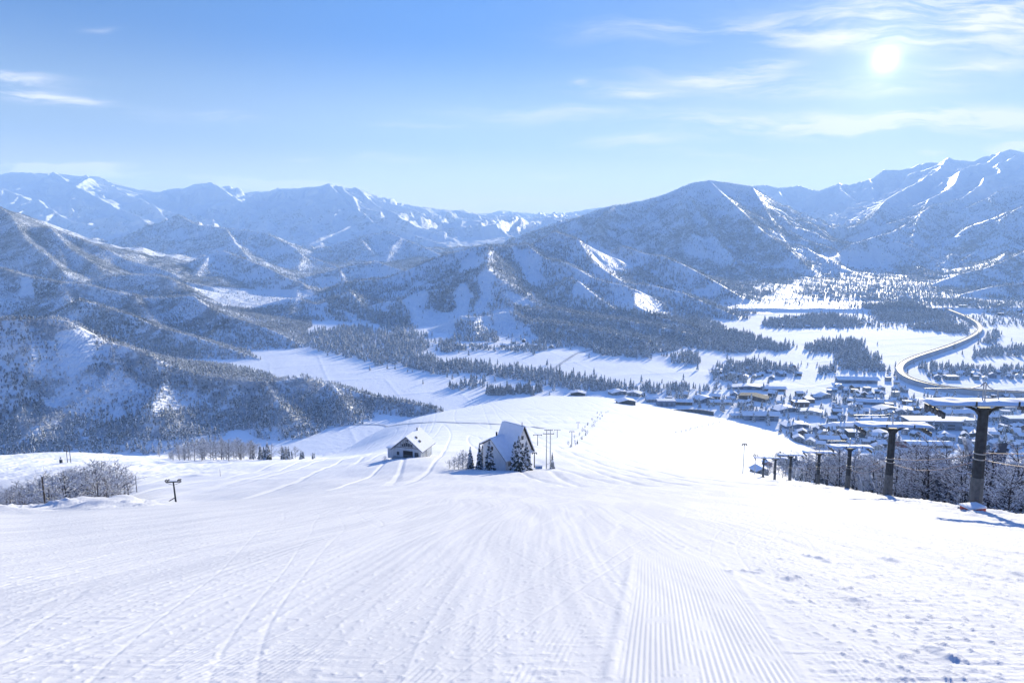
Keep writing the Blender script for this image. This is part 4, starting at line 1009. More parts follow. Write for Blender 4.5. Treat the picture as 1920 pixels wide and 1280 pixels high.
# red pad with snow on it at the first base
r = empty('crash_pad', (pylons[0][0] - 1.0, pylons[0][1] - 1.2, gz(pylons[0][0] - 1.0, pylons[0][1] - 1.2)), .2)
mb = MB(); mb.box(-.75, .75, -.45, .45, -.2, .34); mb.build('mat', M_REDPAD, r, bevel=.06)
mb = MB(); mb.box(-.82, .78, -.5, .52, .345, .50); mb.build('snow_cover', M_SNOW, r, bevel=.07, smooth=True)
tag(r, 'low faded red pad topped with snow at the foot of the tallest pylon', 'crash pad')
# cables strung between the pylons at mid height
def cable(p, q, sag, label, rad=.022):
    mb = MB(); pts = []
    for k in range(13):
        t = k / 12; pts.append((p[0] + (q[0] - p[0]) * t, p[1] + (q[1] - p[1]) * t, p[2] + (q[2] - p[2]) * t - sag * 4 * t * (1 - t)))
    mb.tube(pts, rad, 5); o = mb.build('cable', M_WIRE); tag(o, label, 'cable', 'cables strung along the lift pylons')
up = (30.5, 26.0, gz(30.5, 26.0))
chain = [up] + pylons
nm = ['beyond the tallest pylon', 'between the tallest and second pylons', 'between the second and third pylons', 'between the third and fourth pylons', 'between the fourth and fifth pylons', 'between the fifth and sixth pylons']
for i in range(6):
    a, b = chain[i], chain[i + 1]
    for h, w in ((4.8, 'upper'), (4.3, 'lower')):
        cable((a[0], a[1], a[2] + h), (b[0], b[1], b[2] + h), .25 + .55 * (h < 4.5) + .006 * math.dist(a[:2], b[:2]), w + ' thin brown cable sagging ' + nm[i])
# ------------------------------------------------------------------ floodlight masts, poles
def mast(px, py, Yd, h, label, heads=6, name='floodlight_mast'):
    r = empty(name, foot(px, py, Yd))
    mb = MB(); mb.tube([(0, 0, -.5), (0, 0, h)], [.22, .13], 8); mb.build('pole', M_GALV, r)
    mb = MB(); mb.tube([(-1.1, 0, h - .3), (1.1, 0, h - .3)], .06, 6); mb.tube([(-.8, 0, h + .3), (.8, 0, h + .3)], .06, 6); mb.tube([(0,0,h-.1),(0,0,h+.35)], .08, 6); mb.build('crossbar', M_GALV, r)
    for k in range(heads):
        x = (-1 + (k % 3)) * 1.0 if k < 3 else (-1 + (k % 3)) * .75; z = h - .3 if k < 3 else h + .3
        m2 = MB(); m2.prism([(x - .22, z - .05), (x + .22, z - .05), (x + .30, z - .42), (x - .30, z - .42)], -.32, .12)
        m2.build('lamp_head', M_STEEL, r)
    tag(r, label, 'floodlight'); return r
mast(1393, 883, 300, 14.0, 'tall pale floodlight mast with a cluster of lamps at the lower lift line')
mast(1415, 884, 320, 10.0, 'shorter floodlight mast just right of the tall pale one', 4)
def pole(px, py, Yd, h, rad, label, mat, cat='pole', name='pole', lean=(0, 0), group=None):
    r = empty(name, foot(px, py, Yd)); r.rotation_euler = (lean[0], lean[1], 0)
    mb = MB(); mb.tube([(0, 0, -.5), (0, 0, h)], [rad, rad * .75], 8); mb.build('shaft', mat, r)
    mb = MB(); mb.tube([(0, 0, h), (0, 0, h + .12)], [rad * 1.1, rad * .4], 8); mb.build('snow_cap', M_SNOW, r)
    tag(r, label, cat, group); return r
pole(84, 940, 119, 7.2, .17, 'tall dark timber pole standing among the bare trees at the bank', M_WOODPOLE)
pole(256, 916, 172, 4.6, .10, 'slim dark pole beside the end of the bare tree clump', M_WOODPOLE)
pole(413, 890, 228, 2.6, .07, 'short thin pole alone on the open snow', M_WOODPOLE)
pole(131, 938, 121, 4.4, .07, 'thin pole half hidden among the bare trees', M_WOODPOLE)
# small tow pylon (T post) on the left
r = empty('tow_pylon', foot(330, 943, 131))
r.rotation_euler = (0, math.radians(-2.5), 0)
mb = MB(); mb.tube([(0, 0, -.5), (0, 0, 4.25)], [.19, .14], 8); mb.build('column', M_STEEL_D, r)
mb = MB(); mb.box(-1.55, 1.6, -.12, .12, 4.15, 4.38); ca = mb.build('crossarm', M_STEEL_D, r)
mb = MB(); mb.box(-1.5, 1.5, -.14, .14, 4.384, 4.50); mb.build('snow_cover', M_SNOW, ca, bevel=.03)
for s in (-1.45, -.95, 1.1, 1.5):
    mb = MB(); mb.tube([(s, -.3, 4.62), (s, .3, 4.62)], .14 if s != 1.5 else .11, 10); mb.tube([(s, 0, 4.4), (s, 0, 4.85 if s > 1.2 else 4.62)], .045, 5)
    mb.build('sheave_wheel', M_STEEL_D, r)
mb = MB(); mb.tube([(-1.4, 0, 4.1), (-.6, 0, 3.75), (0, 0, 3.6)], .04, 5); mb.tube([(1.4, 0, 4.1), (.6, 0, 3.75), (0, 0, 3.6)], .04, 5); mb.build('brace', M_STEEL_D, r)
tag(r, 'small dark T-shaped tow lift pylon alone on the open piste', 'tow pylon')
r = empty('timber_plank', foot(318, 950, 127), .9)
mb = MB(); mb.add([(-1.2,-.1,-.1),(1.2,-.1,.55),(1.2,.1,.55),(-1.2,.1,-.1),(-1.2,-.1,.0),(1.2,-.1,.66),(1.2,.1,.66),(-1.2,.1,.0)],[(0,3,2,1),(4,5,6,7),(0,1,5,4),(1,2,6,5),(2,3,7,6),(3,0,4,7)]); mb.build('board', M_WOODPOLE, r)
tag(r, 'dark plank poking out of the snow below the T-shaped pylon', 'plank')
# twin pole pylon on the left bench
def twin(px, py, Yd, h, gap, label, arms=1, mat=None, name='twin_pole_pylon'):
    r = empty(name, foot(px, py, Yd))
    for s in (-1, 1):
        mb = MB(); mb.tube([(s * gap / 2, 0, -.5), (s * gap / 2, 0, h)], [.17, .13], 8); mb.build('pole', mat or M_STEEL, r)
    for a in range(arms):
        mb = MB(); z = h - .25 - a * 1.1; w = gap / 2 + .7 + .4 * a; mb.box(-w, w, -.09, .09, z - .09, z + .09); mb.build('crossarm', M_STEEL, r)
        for k in (-1, 0, 1):
            m2 = MB(); m2.tube([(k * w * .85, 0, z + .09), (k * w * .85, 0, z + .38)], [.07, .05], 6); m2.build('insulator', M_GALV, r)
    mb = MB(); mb.tube([(-gap / 2, 0, 1.2), (gap / 2, 0, 1.9)], .05, 5); mb.build('brace', mat or M_STEEL, r)
    tag(r, label, 'pylon'); return r
twin(130, 869, 300, 8.3, 1.5, 'twin-pole pylon on the snowy bench above the bare trees', 1)
r = empty('control_box', foot(115, 871, 299)); mb = MB(); mb.box(-.5, .5, -.4, .4, -.3, 1.7); mb.build('cabinet', M_STEEL_D, r, bevel=.04)
mb = MB(); mb.tube([(0, 0, 1.7), (0, 0, 2.5)], .08, 6); mb.tube([(-.25, 0, 2.5), (.25, 0, 2.5)], [.22, .22], 8); mb.build('horn', M_STEEL_D, r)
mb = MB(); mb.box(-.55, .55, -.45, .45, 1.705, 1.86); mb.build('snow_cap', M_SNOW, r, bevel=.05)
tag(r, 'small dark control box beside the twin-pole pylon', 'box')
twin(1028, 874, 196, 12.2, 1.15, 'tall pale twin-pole power pylon beside the big white lodge', 2, M_GALV)
def tpost(px, py, Yd, h, w, label, mat=None):
    r = empty('tow_post', foot(px, py, Yd))
    mb = MB(); mb.tube([(0, 0, -.5), (0, 0, h)], [.2, .15], 8); mb.build('column', mat or M_STEEL, r)
    mb = MB(); mb.box(-w, w, -.12, .12, h - .1, h + .14); mb.build('crossarm', mat or M_STEEL, r)
    for s in (-1, 1):
        m2 = MB(); m2.tube([(s * w * .9, -.3, h - .25), (s * w * .9, .3, h - .25)], .18, 8); m2.build('sheave_wheel', M_STEEL_D, r)
    tag(r, label, 'tow post', 'small tow lift posts by the lodges'); return r
tpost(1008, 828, 330, 5.6, 2.2, 'small T-shaped tow post standing left of the tall twin pylon')
tpost(1072, 833, 330, 8.0, 1.2, 'slim dark tow post by the row of low shrubs')
tpost(1002, 868, 200, 4.8, .7, 'short post with a stubby arm between lodge and power pylon')
tpost(1045, 806, 420, 5.0, 2.0, 'faint far tow post right behind the twin pylon')
tpost(1084, 790, 520, 5.0, 1.4, 'farthest small tow post at the head of the shrub row')
r = empty('equipment_box', foot(1010, 873, 194), .1); mb = MB(); mb.box(-1.0, 1.0, -.6, .6, -.3, 1.0); mb.build('cabinet', simple('blue painted tin', (.18, .30, .52), .5, .1), r, bevel=.05)
mb = MB(); mb.box(-1.1, 1.1, -.7, .7, 1.004, 1.25); mb.build('snow_cap', M_SNOW, r, bevel=.08, smooth=True)
tag(r, 'pale blue snow-capped box beside the tall twin pylon', 'box')

# ------------------------------------------------------------------ the two lodges
M_WALL_W = boards('pale boards', (.58, .61, .64), 3.0, .12)
M_WALL_B = simple('white render wall', (.88, .885, .89), .8, .08, 1.2)
M_EAVE = simple('dark eave timber', (.035, .03, .032), .8, .2)
M_TRIM = simple('dark timber trim', (.07, .055, .05), .8, .25)
def roof_pair(name, parent, hw, y0, y1, ze, zr, over, th, mat, snow_t, ov_y=.6):
    """gable roof with ridge along y; hw half width, ze eave height, zr ridge height"""
    sl_ = (zr - ze) / hw; x1 = hw + over; z1 = ze - sl_ * over
    mb = MB()
    mb.prism([(-x1, z1), (0, zr), (x1, z1), (x1, z1 + th), (0, zr + th), (-x1, z1 + th)], y0 - ov_y, y1 + ov_y)
    rf = mb.build(name, mat, parent)
    # snow with a rounded edge
    mb = MB(); e = .10
    mb.prism([(-x1 - e, z1 + th + .012), (-x1 - e + .02, z1 + th + .012 + snow_t * .8), (-x1 + .25, z1 + th + snow_t + .25 * sl_), (0, zr + th + snow_t), (x1 - .25, z1 + th + snow_t + .25 * sl_), (x1 + e - .02, z1 + th + .012 + snow_t * .8), (x1 + e, z1 + th + .012), (0, zr + th + .004)], y0 - ov_y - e, y1 + ov_y + e)
    mb.build('snow_cover', M_SNOW, rf, bevel=.0)
    return rf
def window(parent, x, z, w, h, y, nrm=-1, frame=M_TRIM, axis='y'):
    mb = MB(); t = .06
    if axis == 'y': mb.box(x - w / 2, x + w / 2, y + nrm * .05 if nrm < 0 else y, y if nrm < 0 else y + .05, z - h / 2, z + h / 2)
    else: mb.box(y + nrm * .05 if nrm < 0 else y, y if nrm < 0 else y + .05, x - w / 2, x + w / 2, z - h / 2, z + h / 2)
    wd = mb.build('window', frame, parent)
    mb = MB(); q = nrm * .055
    a, b = (y + q, y + nrm * .03) if nrm < 0 else (y + nrm * .03, y + q)
    if axis == 'y': mb.box(x - w / 2 + t, x + w / 2 - t, min(a, b), max(a, b), z - h / 2 + t, z + h / 2 - t)
    else: mb.box(min(a, b), max(a, b), x - w / 2 + t, x + w / 2 - t, z - h / 2 + t, z + h / 2 - t)
    mb.build('pane', M_GLASS, wd)
    return wd
# lodge one: broad gable with dark loft windows and a garage opening
gb = foot(764, 849, 226)
L1 = empty('gabled_lodge', (gb[0], gb[1], gb[2] - .3), math.radians(-17))
hw, ze, zr, dp = 5.0, 3.6, 7.7, 9.5
mb = MB(); mb.prism([(-hw, -1), (hw, -1), (hw, ze), (0, zr), (-hw, ze)], 0, dp); mb.build('wall', M_WALL_W, L1)
rf = roof_pair('roof', L1, hw, 0, dp, ze, zr, 1.0, .22, M_EAVE, .34, 1.0)
for (t_, y_) in ((.38, 3.2), (.62, 5.6), (.66, 3.0)):                                       # skylights on the right slope
    if (t_, y_) == (.62, 5.6): continue
    sl_ = (zr - ze) / hw; x = t_ * hw; z = zr - sl_ * x + .22 + .30
    a = math.atan(sl_); c_, s_ = math.cos(a), math.sin(a)
    mb = MB(); P = []
    for dx_, dy_, dz_ in [(-.45,-.4,-.1),(.45,-.4,-.1),(.45,.4,-.1),(-.45,.4,-.1),(-.45,-.4,.22),(.45,-.4,.22),(.45,.4,.22),(-.45,.4,.22)]:
        P.append((x + dx_ * c_ + dz_ * s_, y_ + dy_, z - dx_ * s_ + dz_ * c_))
    mb.add(P, [(0,3,2,1),(4,5,6,7),(0,1,5,4),(1,2,6,5),(2,3,7,6),(3,0,4,7)]); mb.build('skylight', M_EAVE, rf)
for x, z, w, h in ((-1.9, 4.55, .5, .9), (-1.05, 4.75, .5, 1.2), (-.2, 4.95, .55, 1.3), (.65, 4.75, .5, 1.2), (1.5, 4.6, .5, .9), (0, 6.3, .5, .5), (-3.6, 1.5, .9, 1.2)):
    window(L1, x, z, w, h, 0)
mb = MB()
for x in (-2.5, -1.5, -.6, .25, 1.1, 2.0): mb.box(x - .05, x + .05, -.07, -.003, 3.9, 3.9 + 3.0 * (1 - abs(x) / 5.4))
mb.box(-4.6, 4.6, -.08, -.003, 3.72, 3.86); mb.build('timber_frame', M_TRIM, L1)
mb = MB(); mb.box(-1.6, 2.0, -.06, -.002, -.2, 2.7); gd = mb.build('garage_door', M_EAVE, L1)
mb = MB(); mb.box(-1.45, 1.85, -.10, -.064, .5, 1.3); mb.build('door_panel', M_STEEL, gd)
mb = MB(); mb.box(-5.2, 5.2, -1.7, -.01, -.2, .35); mb.build('porch', M_CONC, L1, bevel=.04)
mb = MB(); mb.box(2.7, 4.1, -.05, -.002, .35, 2.4); mb.build('side_door', M_STEEL, L1)
mb = MB(); mb.box(-hw - 3.2, -hw - .003, 1.2, 6.0, -1, 2.6); an = mb.build('annex', M_WALL_W, L1)
mb = MB(); mb.box(-hw - 3.6, -hw - .003, .8, 6.4, 2.604, 3.0); mb.build('snow_cover', M_SNOW, an, bevel=.12, smooth=True)
mb = MB(); mb.tube([(.3, 7.5, zr - .3), (.3, 7.5, zr + 1.2)], .22, 8); mb.build('chimney', M_STEEL, L1)
tag(L1, 'smaller gabled lodge with boarded loft front and two dark skylights in its white roof', 'lodge')
# lodge two: tall white house turned corner-on with a cross gable
gb = foot(948, 877, 179)
L2 = empty('tall_lodge', (gb[0], gb[1], gb[2] - .2), math.radians(-42))
# local frame: front corner at origin, left-front wall along -x ... right-front wall along +y
Wd, Dp, ze, zr = 8.6, 10.2, 3.4, 9.2
mb = MB(); mb.prism([(-Wd, -1), (0, -1), (0, ze), (-Wd * .60, zr - 1.2), (-Wd, ze + 2.6)], 0, Dp); mb.build('wall', M_WALL_B, L2)
def roof_plane(pts, th, mat, name, parent, snow_t=.3):
    P = [np.array(p, float) for p in pts]; n = np.cross(P[1] - P[0], P[-1] - P[0]); n /= np.linalg.norm(n)
    if n[2] < 0: n = -n
    mb = MB(); k = len(P)
    mb.add(P + [p + n * th for p in P], [tuple(range(k)), tuple(range(2 * k - 1, k - 1, -1))] + [(i, (i + 1) % k, (i + 1) % k + k, i + k) for i in range(k)])
    o = mb.build(name, mat, parent)
    c = sum(P) / k; Q = [c + (p - c) * 1.012 + n * (th + .006) for p in P]
    mb = MB(); mb.add(Q + [q + n * snow_t for q in Q], [tuple(range(k)), tuple(range(2 * k - 1, k - 1, -1))] + [(i, (i + 1) % k, (i + 1) % k + k, i + k) for i in range(k)])
    mb.build('snow_cover', M_SNOW, o, bevel=.08)
    return o
xa = -Wd * .60; za = zr - 1.2; s1 = (za - ze) / (0 - xa); ov = .7
roof_plane([(xa, -ov, za + .02), (ov, -ov, ze - s1 * ov + .02), (ov, Dp + ov, ze - s1 * ov + .02), (xa, Dp + ov, za + .02)], .16, M_EAVE, 'roof', L2)
s2 = (za - ze - 2.6) / (xa + Wd)
roof_plane([(xa - .01, -ov, za + .03), (xa - .01, Dp + ov, za + .03), (-Wd - ov, Dp + ov, ze + 2.6 - s2 * ov + .03), (-Wd - ov, -ov, ze + 2.6 - s2 * ov + .03)], .16, M_EAVE, 'roof', L2)
# cross gable on the right-hand side, taller
yc, hw2, zt, ze2 = 6.6, 3.7, 11.2, 4.2
mb = MB()
P0 = [(-6.5, yc - hw2, -1), (.35, yc - hw2, -1), (.35, yc - hw2, ze2), (.35, yc, zt), (.35, yc + hw2, ze2), (.35, yc + hw2, -1), (-6.5, yc + hw2, -1), (-6.5, yc + hw2, ze2), (-6.5, yc, zt), (-6.5, yc - hw2, ze2)]
mb.add(P0, [(1, 2, 3, 4, 5), (0, 9, 8, 7, 6), (0, 1, 2, 9), (5, 4, 7, 6), (2, 3, 8, 9), (3, 4, 7, 8)]); cg = mb.build('cross_gable', M_WALL_B, L2)
s3 = (zt - ze2) / hw2
roof_plane([(-7.0, yc, zt + .02), (1.1, yc, zt + .02), (1.1, yc - hw2 - .6, ze2 - s3 * .6), (-7.0, yc - hw2 - .6, ze2 - s3 * .6)], .16, M_EAVE, 'gable_roof', L2)
roof_plane([(-7.0, yc + .01, zt + .03), (1.1, yc + .01, zt + .03), (1.1, yc + hw2 + .6, ze2 - s3 * .6), (-7.0, yc + hw2 + .6, ze2 - s3 * .6)], .16, M_EAVE, 'gable_roof', L2)
mb = MB(); mb.tube([(.2, yc, zt), (.2, yc, zt + 1.4)], [.10, .05], 6); mb.tube([(.2, yc - .3, zt + .9), (.2, yc + .3, zt + .9)], .05, 5); mb.build('finial', M_STEEL_D, L2)
mb = MB(); mb.tube([(xa - 1.2, 3.2, za - 1.0), (xa - 1.2, 3.2, za + 1.1)], .25, 8); mb.build('chimney', M_STEEL_D, L2)
for x, z in ((-6.6, 1.7), (-5.2, 5.4)): window(L2, x, z, 1.0, 1.1, 0)
for y, z in ((yc, 2.0), (yc - 1.8, 2.0), (yc, 5.8), (yc, 8.0)): window(L2, y, z, .9, 1.1, .35, 1, axis='x')
window(L2, 1.6, 1.6, .9, 1.1, 0, 1, axis='x')
tag(L2, 'tall steep-roofed white lodge with a cross gable standing among snowy firs', 'lodge')
# snow berm along the lodges
print('lift and lodges', round(time.time() - T00, 1))
# ------------------------------------------------------------------ near trees: every one a thing
def branch_tree(seed, H=9.0, spread=.42, n1=15, red=False):
    r = random.Random(seed); T = []; tw = []; sn = []
    def seg(a, b, ra, rb, bag): bag.append((a, b, ra, rb))
    def grow(p, d, L, rad, lvl):
        q = p; n = 3; dd = d
        for k in range(n):
            dd = dd + np.array([r.uniform(-.22, .22), r.uniform(-.22, .22), r.uniform(-.05, .22) if lvl < 2 else r.uniform(-.22, .10)])
            dd = dd / np.linalg.norm(dd)
            e = q + dd * L / n; ra = rad * (1 - .75 * k / n); rb = rad * (1 - .75 * (k + 1) / n)
            seg(q, e, ra, rb, T if lvl <= 1 else tw)
            if lvl >= 1 and abs(dd[2]) < .93 and r.random() < .47: sn.append((q, e, max(ra * .95, .034), max(rb * .9, .028)))
            if lvl < 3:
                for _ in range({1: 2, 2: 2}.get(lvl, 0)):
                    t = r.random(); s = q + (e - q) * t
                    a = r.uniform(0, 6.28); side = np.array([math.cos(a), math.sin(a), r.uniform(-.1, .5)])
                    nd = dd * .75 + side * .8; nd /= np.linalg.norm(nd)
                    grow(s, nd, L * r.uniform(.38, .55), rad * .45, lvl + 1)
            q = e
    top = np.array([r.uniform(-.4, .4), r.uniform(-.4, .4), H])
    pts = [np.array([0, 0, -.5]), np.array([r.uniform(-.1, .1), r.uniform(-.1, .1), H * .3]), np.array([r.uniform(-.3, .3), r.uniform(-.3, .3), H * .65]), top]
    rads = [.15, .12, .08, .025]
    for k in range(3): seg(pts[k], pts[k + 1], rads[k] * H / 9, rads[k + 1] * H / 9, T)
    for k in range(n1):
        t = .05 + .91 * (k + r.random()) / n1; z = t * H
        base = np.array([np.interp(z, [0, H * .3, H * .65, H], [pts[0][c], pts[1][c], pts[2][c], top[c]]) for c in range(2)] + [z])
        a = k * 2.4 + r.uniform(-.5, .5); up = r.uniform(.25, .9)
        d = np.array([math.cos(a), math.sin(a), up]); d /= np.linalg.norm(d)
        L = H * spread * (math.sin(min(t * 1.25, 1) * math.pi * .9 + .25) * .8 + .25) * r.uniform(.7, 1.1)
        grow(base, d, L, .065 * H / 9, 1)
    def tubes(bag, off=0.0, k=3, flat=1.0):
        vs = np.empty((len(bag) * 2 * k, 3)); fs = []
        for i, (a, b, ra, rb) in enumerate(bag):
            d = b - a; d = d / (np.linalg.norm(d) + 1e-9)
            u = np.cross(d, (0, 0, 1)) if abs(d[2]) < .95 else np.cross(d, (1, 0, 0)); u /= np.linalg.norm(u); w = np.cross(d, u)
            for e, (p, rr) in enumerate(((a, ra), (b, rb))):
                for m in range(k):
                    t = 2 * math.pi * m / k + .5
                    vs[(i * 2 + e) * k + m] = p + rr * (math.cos(t) * u + math.sin(t) * w * flat) + np.array([0, 0, off * rr])
            o = i * 2 * k
            for m in range(k): fs.append((o + m, o + (m + 1) % k, o + k + (m + 1) % k, o + k + m))
        return vs, np.array(fs)
    root = empty('bare_tree')
    v, f = tubes(T, 0, 5); link_mesh('trunk', np_mesh('trunk', v, f, M_BARK), root)
    v, f = tubes(tw, 0, 3); cr = link_mesh('crown', np_mesh('crown', v, f, M_REDTWIG if red else M_TWIG), root)
    v, f = tubes(sn, 1.3, 3, .8); link_mesh('snow_cover', np_mesh('snow_cover', v, f, M_SNOW), cr)
    return root
def fir_tree(seed, H=9.0, R=1.9):
    r = random.Random(seed); vs = []; fs = []; sv = []; sf = []
    z = .09 * H
    while z < .985 * H:
        t = z / H; rad = R * (1 - t) ** .85 * r.uniform(.85, 1.1) + .06; n = max(5, int(13 * (1 - t) + 5)); ph = r.uniform(0, 6)
        for k in range(n):
            a = ph + 2 * math.pi * k / n + r.uniform(-.2, .2); L = rad * r.uniform(.7, 1.18); droop = r.uniform(.22, .5) * L
            w = (.20 * L + .12) * r.uniform(.8, 1.2); c, s = math.cos(a), math.sin(a)
            zj = z + r.uniform(-.12, .12); m1 = .45
            def P(u, v_, dz): return (c * u - s * v_, s * u + c * v_, zj + dz)
            pts = [P(.03, 0, .10), P(L * m1, w, -droop * .35), P(L, 0, -droop), P(L * m1, -w, -droop * .35), P(L * m1, 0, -droop * .15 + .05)]
            b = len(vs); vs += pts; fs += [(b, b + 1, b + 4), (b + 1, b + 2, b + 4), (b + 2, b + 3, b + 4), (b + 3, b, b + 4)]
            # hanging fringe
            b = len(vs); vs += [P(L * .35, w * .8, -droop * .3), P(L, 0, -droop), P(L * .65, w * .5, -droop - .28)]; fs.append((b, b + 1, b + 2))
            b = len(vs); vs += [P(L * .35, -w * .8, -droop * .3), P(L, 0, -droop), P(L * .65, -w * .5, -droop - .28)]; fs.append((b, b + 1, b + 2))
            if r.random() < .72:
                q = .62; b = len(sv)
                sv += [P(L * .15, 0, .12), P(L * (m1 + .05), w * q, -droop * .3 + .07), P(L * .95, 0, -droop + .06), P(L * (m1 + .05), -w * q, -droop * .3 + .07), P(L * (m1 + .1), 0, -droop * .15 + .16)]
                sf += [(b, b + 1, b + 4), (b + 1, b + 2, b + 4), (b + 2, b + 3, b + 4), (b + 3, b, b + 4)]
        z += (.035 + .02 * (1 - t)) * H * r.uniform(.8, 1.15)
    root = empty('fir_tree')
    mb = MB(); mb.tube([(0, 0, -.5), (0, 0, H * .5), (0, 0, H * .98)], [.16, .09, .02], 6); mb.build('trunk', M_BARK, root)
    cr = link_mesh('crown', np_mesh('crown', vs, fs, M_NEEDLE), root)
    link_mesh('snow_cover', np_mesh('snow_cover', sv, sf, M_SNOW), cr)
    return root
BT = [branch_tree(s, 9.0, sp, n1, red) for s, sp, n1, red in ((1, .40, 22, False), (2, .48, 20, False), (3, .36, 23, False), (4, .52, 18, True), (5, .44, 20, False), (6, .42, 21, True))]
FT = [fir_tree(s, 9.0, R) for s, R in ((1, 1.9), (2, 1.55), (3, 2.2))]
used = set(); ntree = [0]
def place_tree(protos, i, x, y, h, label, cat, group, name=None, z=None):
    p = protos[i % len(protos)]
    if id(p) in used: o = copy_tree(p)
    else: o = p; used.add(id(p))
    if name: o.name = name
    o.location = (x, y, (gz(x, y) if z is None else z) - .15)
    o.scale = (h / 9.0 * random.uniform(.9, 1.15),) * 2 + (h / 9.0,)
    o.rotation_euler = (random.uniform(-.05, .05), random.uniform(-.05, .05), random.uniform(0, 6.28))
    tag(o, label, cat, group); ntree[0] += 1
    return o
random.seed(5)
# the belt of snowy trees behind the lift line
def spaced(cands, dmin, n):
    out = []; 
    for c in cands:
        if all((c[0] - o[0]) ** 2 + (c[1] - o[1]) ** 2 > (dmin * (1 + max(c[1], 60) / 260)) ** 2 for o in out): out.append(c)
        if len(out) >= n: break
    return out
cands = []
for _ in range(9000):
    y = 62 * math.exp(random.random() * math.log(250 / 62.)); s = random.uniform(.40, .84)
    x = s * y; px, py = project(x, y, gz(x, y) + 7)
    edge = {62: .70}  # inner edge of the belt follows the bank: nearer trees stand further right
    smin = np.interp(y, [62, 75, 95, 130, 180, 250], [.755, .70, .60, .535, .475, .425])
    if s < smin + random.random() * .02: continue
    if px > 1990: continue
    # prefer the front rows
    if random.random() > math.exp(-(s - smin) * 3.0): continue
    cands.append((x, y))
belt = spaced(cands, 2.0, 225); belt.sort(key=lambda p: project(p[0], p[1], -30)[0])
seg_names = [(0, 1560, 'near the lower pylons'), (1560, 1640, 'behind the third pylon'), (1640, 1700, 'behind the second pylon'), (1700, 1790, 'between the two nearest pylons'), (1790, 1860, 'behind the tallest pylon'), (1860, 2100, 'right of the tallest pylon')]
for k, (x, y) in enumerate(belt):
    h = random.uniform(7.4, 11.5) * np.interp(y, [60, 90, 140, 250], [.72, .92, 1.12, 1.2]); i = random.randrange(6); 
    px = project(x, y, gz(x, y) + 4)[0]; where = next(w for a, b, w in seg_names if px < b)
    size = 'tall' if h > 10 else 'middling' if h > 8 else 'low'
    near = 'front row' if y < 95 else 'back row'
    kind = 'reddish-twigged' if i in (3, 5) else 'dark-twigged'
    place_tree(BT, i, x, y, h, f'{size} {kind} bare tree loaded with snow, {near}, {where}', 'tree', 'snowy bare trees behind the lift line')
# bare clump at the bank on the left
cl = []
for _ in range(3000):
    y = random.uniform(119, 165); px = random.uniform(-40, 250); x = ray(px, 940)[0] * y
    cl.append((x, y))
cl = spaced(cl, 1.5, 66)
for k, (x, y) in enumerate(cl):
    px = project(x, y, gz(x, y))[0]
    h = np.interp(px, [-40, 0, 60, 130, 170, 225, 250], [6.0, 5.6, 6.4, 8.4, 9.0, 8.2, 5.4]) * random.uniform(.8, 1.1) * np.interp(y, [119, 165], [.95, 1.15]); i = random.randrange(6)
    where = 'left of the timber pole' if px < 84 else 'between timber pole and clump crest' if px < 150 else 'at the high crest of the clump' if px < 205 else 'at the open end of the clump'
    place_tree(BT, i, x, y, h, f"{'tall' if h > 7 else 'short'} {'reddish' if i in (3, 5) else 'dark'} snow-dusted bare tree {where}", 'tree', 'bare trees at the ploughed bank')
# trees along the lip of the piste, centre left
lip = []
for _ in range(2500):
    px = random.uniform(312, 590); y = random.uniform(318, 372); lip.append((ray(px, 850)[0] * y, y, px))
lip = spaced(lip, 2.3, 60)
for k, (x, y, px) in enumerate(lip):
    fir = px > 470 and random.random() < .6
    h = np.interp(px, [312, 345, 400, 470, 520, 590], [4, 10, 13, 12, 9, 3.8]) * random.uniform(.75, 1.1)
    where = 'at the hollow end of the row' if px < 380 else 'in the middle of the row' if px < 470 else 'towards the low right end of the row'
    if fir: place_tree(FT, random.randrange(3), x, y, h * .9, f"{'taller' if h > 8 else 'small'} dark fir on the piste lip {where}", 'tree', 'trees along the piste lip')
    else: place_tree(BT, random.randrange(6), x, y, h, f"{'tall' if h > 10 else 'small'} frosted bare tree on the piste lip {where}", 'tree', 'trees along the piste lip')
o = place_tree(BT, 2, *foot(298, 848, 385)[:2], 6, 'round frosted bush alone on the bench left of the lip trees', 'shrub', None, 'shrub')
# firs round the tall lodge
for px, Yd, h, lab in ((882, 183, 6.8, 'leftmost slim fir of the row beside the tall lodge'), (898, 180, 7.8, 'second fir from left beside the tall lodge'), (906, 186, 7.4, 'fir half hidden behind its neighbours left of the tall lodge'),
                       (918, 177, 8.6, 'widest fir at the left wall of the tall lodge'), (966, 177, 9.0, 'broad fir against the right wall of the tall lodge'), (975, 176, 10.6, 'tallest fir right of the tall lodge'),
                       (987, 179, 8.8, 'outermost fir right of the tall lodge'), (1036, 195, 5.4, 'small fir at the foot of the twin power pylon'), (1478, 214, 0, '')):
    if h == 0: continue
    x, y, z = foot(px, 877, Yd); place_tree(FT, px, x, y, h, lab, 'tree', 'firs round the lodges')
x, y, z = foot(1503, 893, 215); place_tree(FT, 1, x, y, 5.5, 'small dark fir standing alone between the fourth and fifth pylons', 'tree', None)
for k, (px, Yd, h) in enumerate(((852, 180, 3.6), (860, 178, 4.4), (868, 182, 5.6), (874, 177, 4.8), (843, 182, 2.8), (800, 228, 2.6), (806, 232, 2.2), (722, 222, 2.0))):
    x, y, z = foot(px, 877, Yd)
    place_tree(BT, k, x, y, h, ['low leafless bush at the left end of the lodge firs', 'scraggy bush second in the thicket left of the firs', 'taller leafless bush touching the leftmost fir', 'reddish low bush in front of the leftmost fir', 'tiny outlying twiggy bush far left of the firs', 'snowy bush against the right wall of the gabled lodge', 'second snowy bush at the right wall of the gabled lodge', 'small bush beside the annex of the gabled lodge'][k], 'shrub', None, 'shrub')
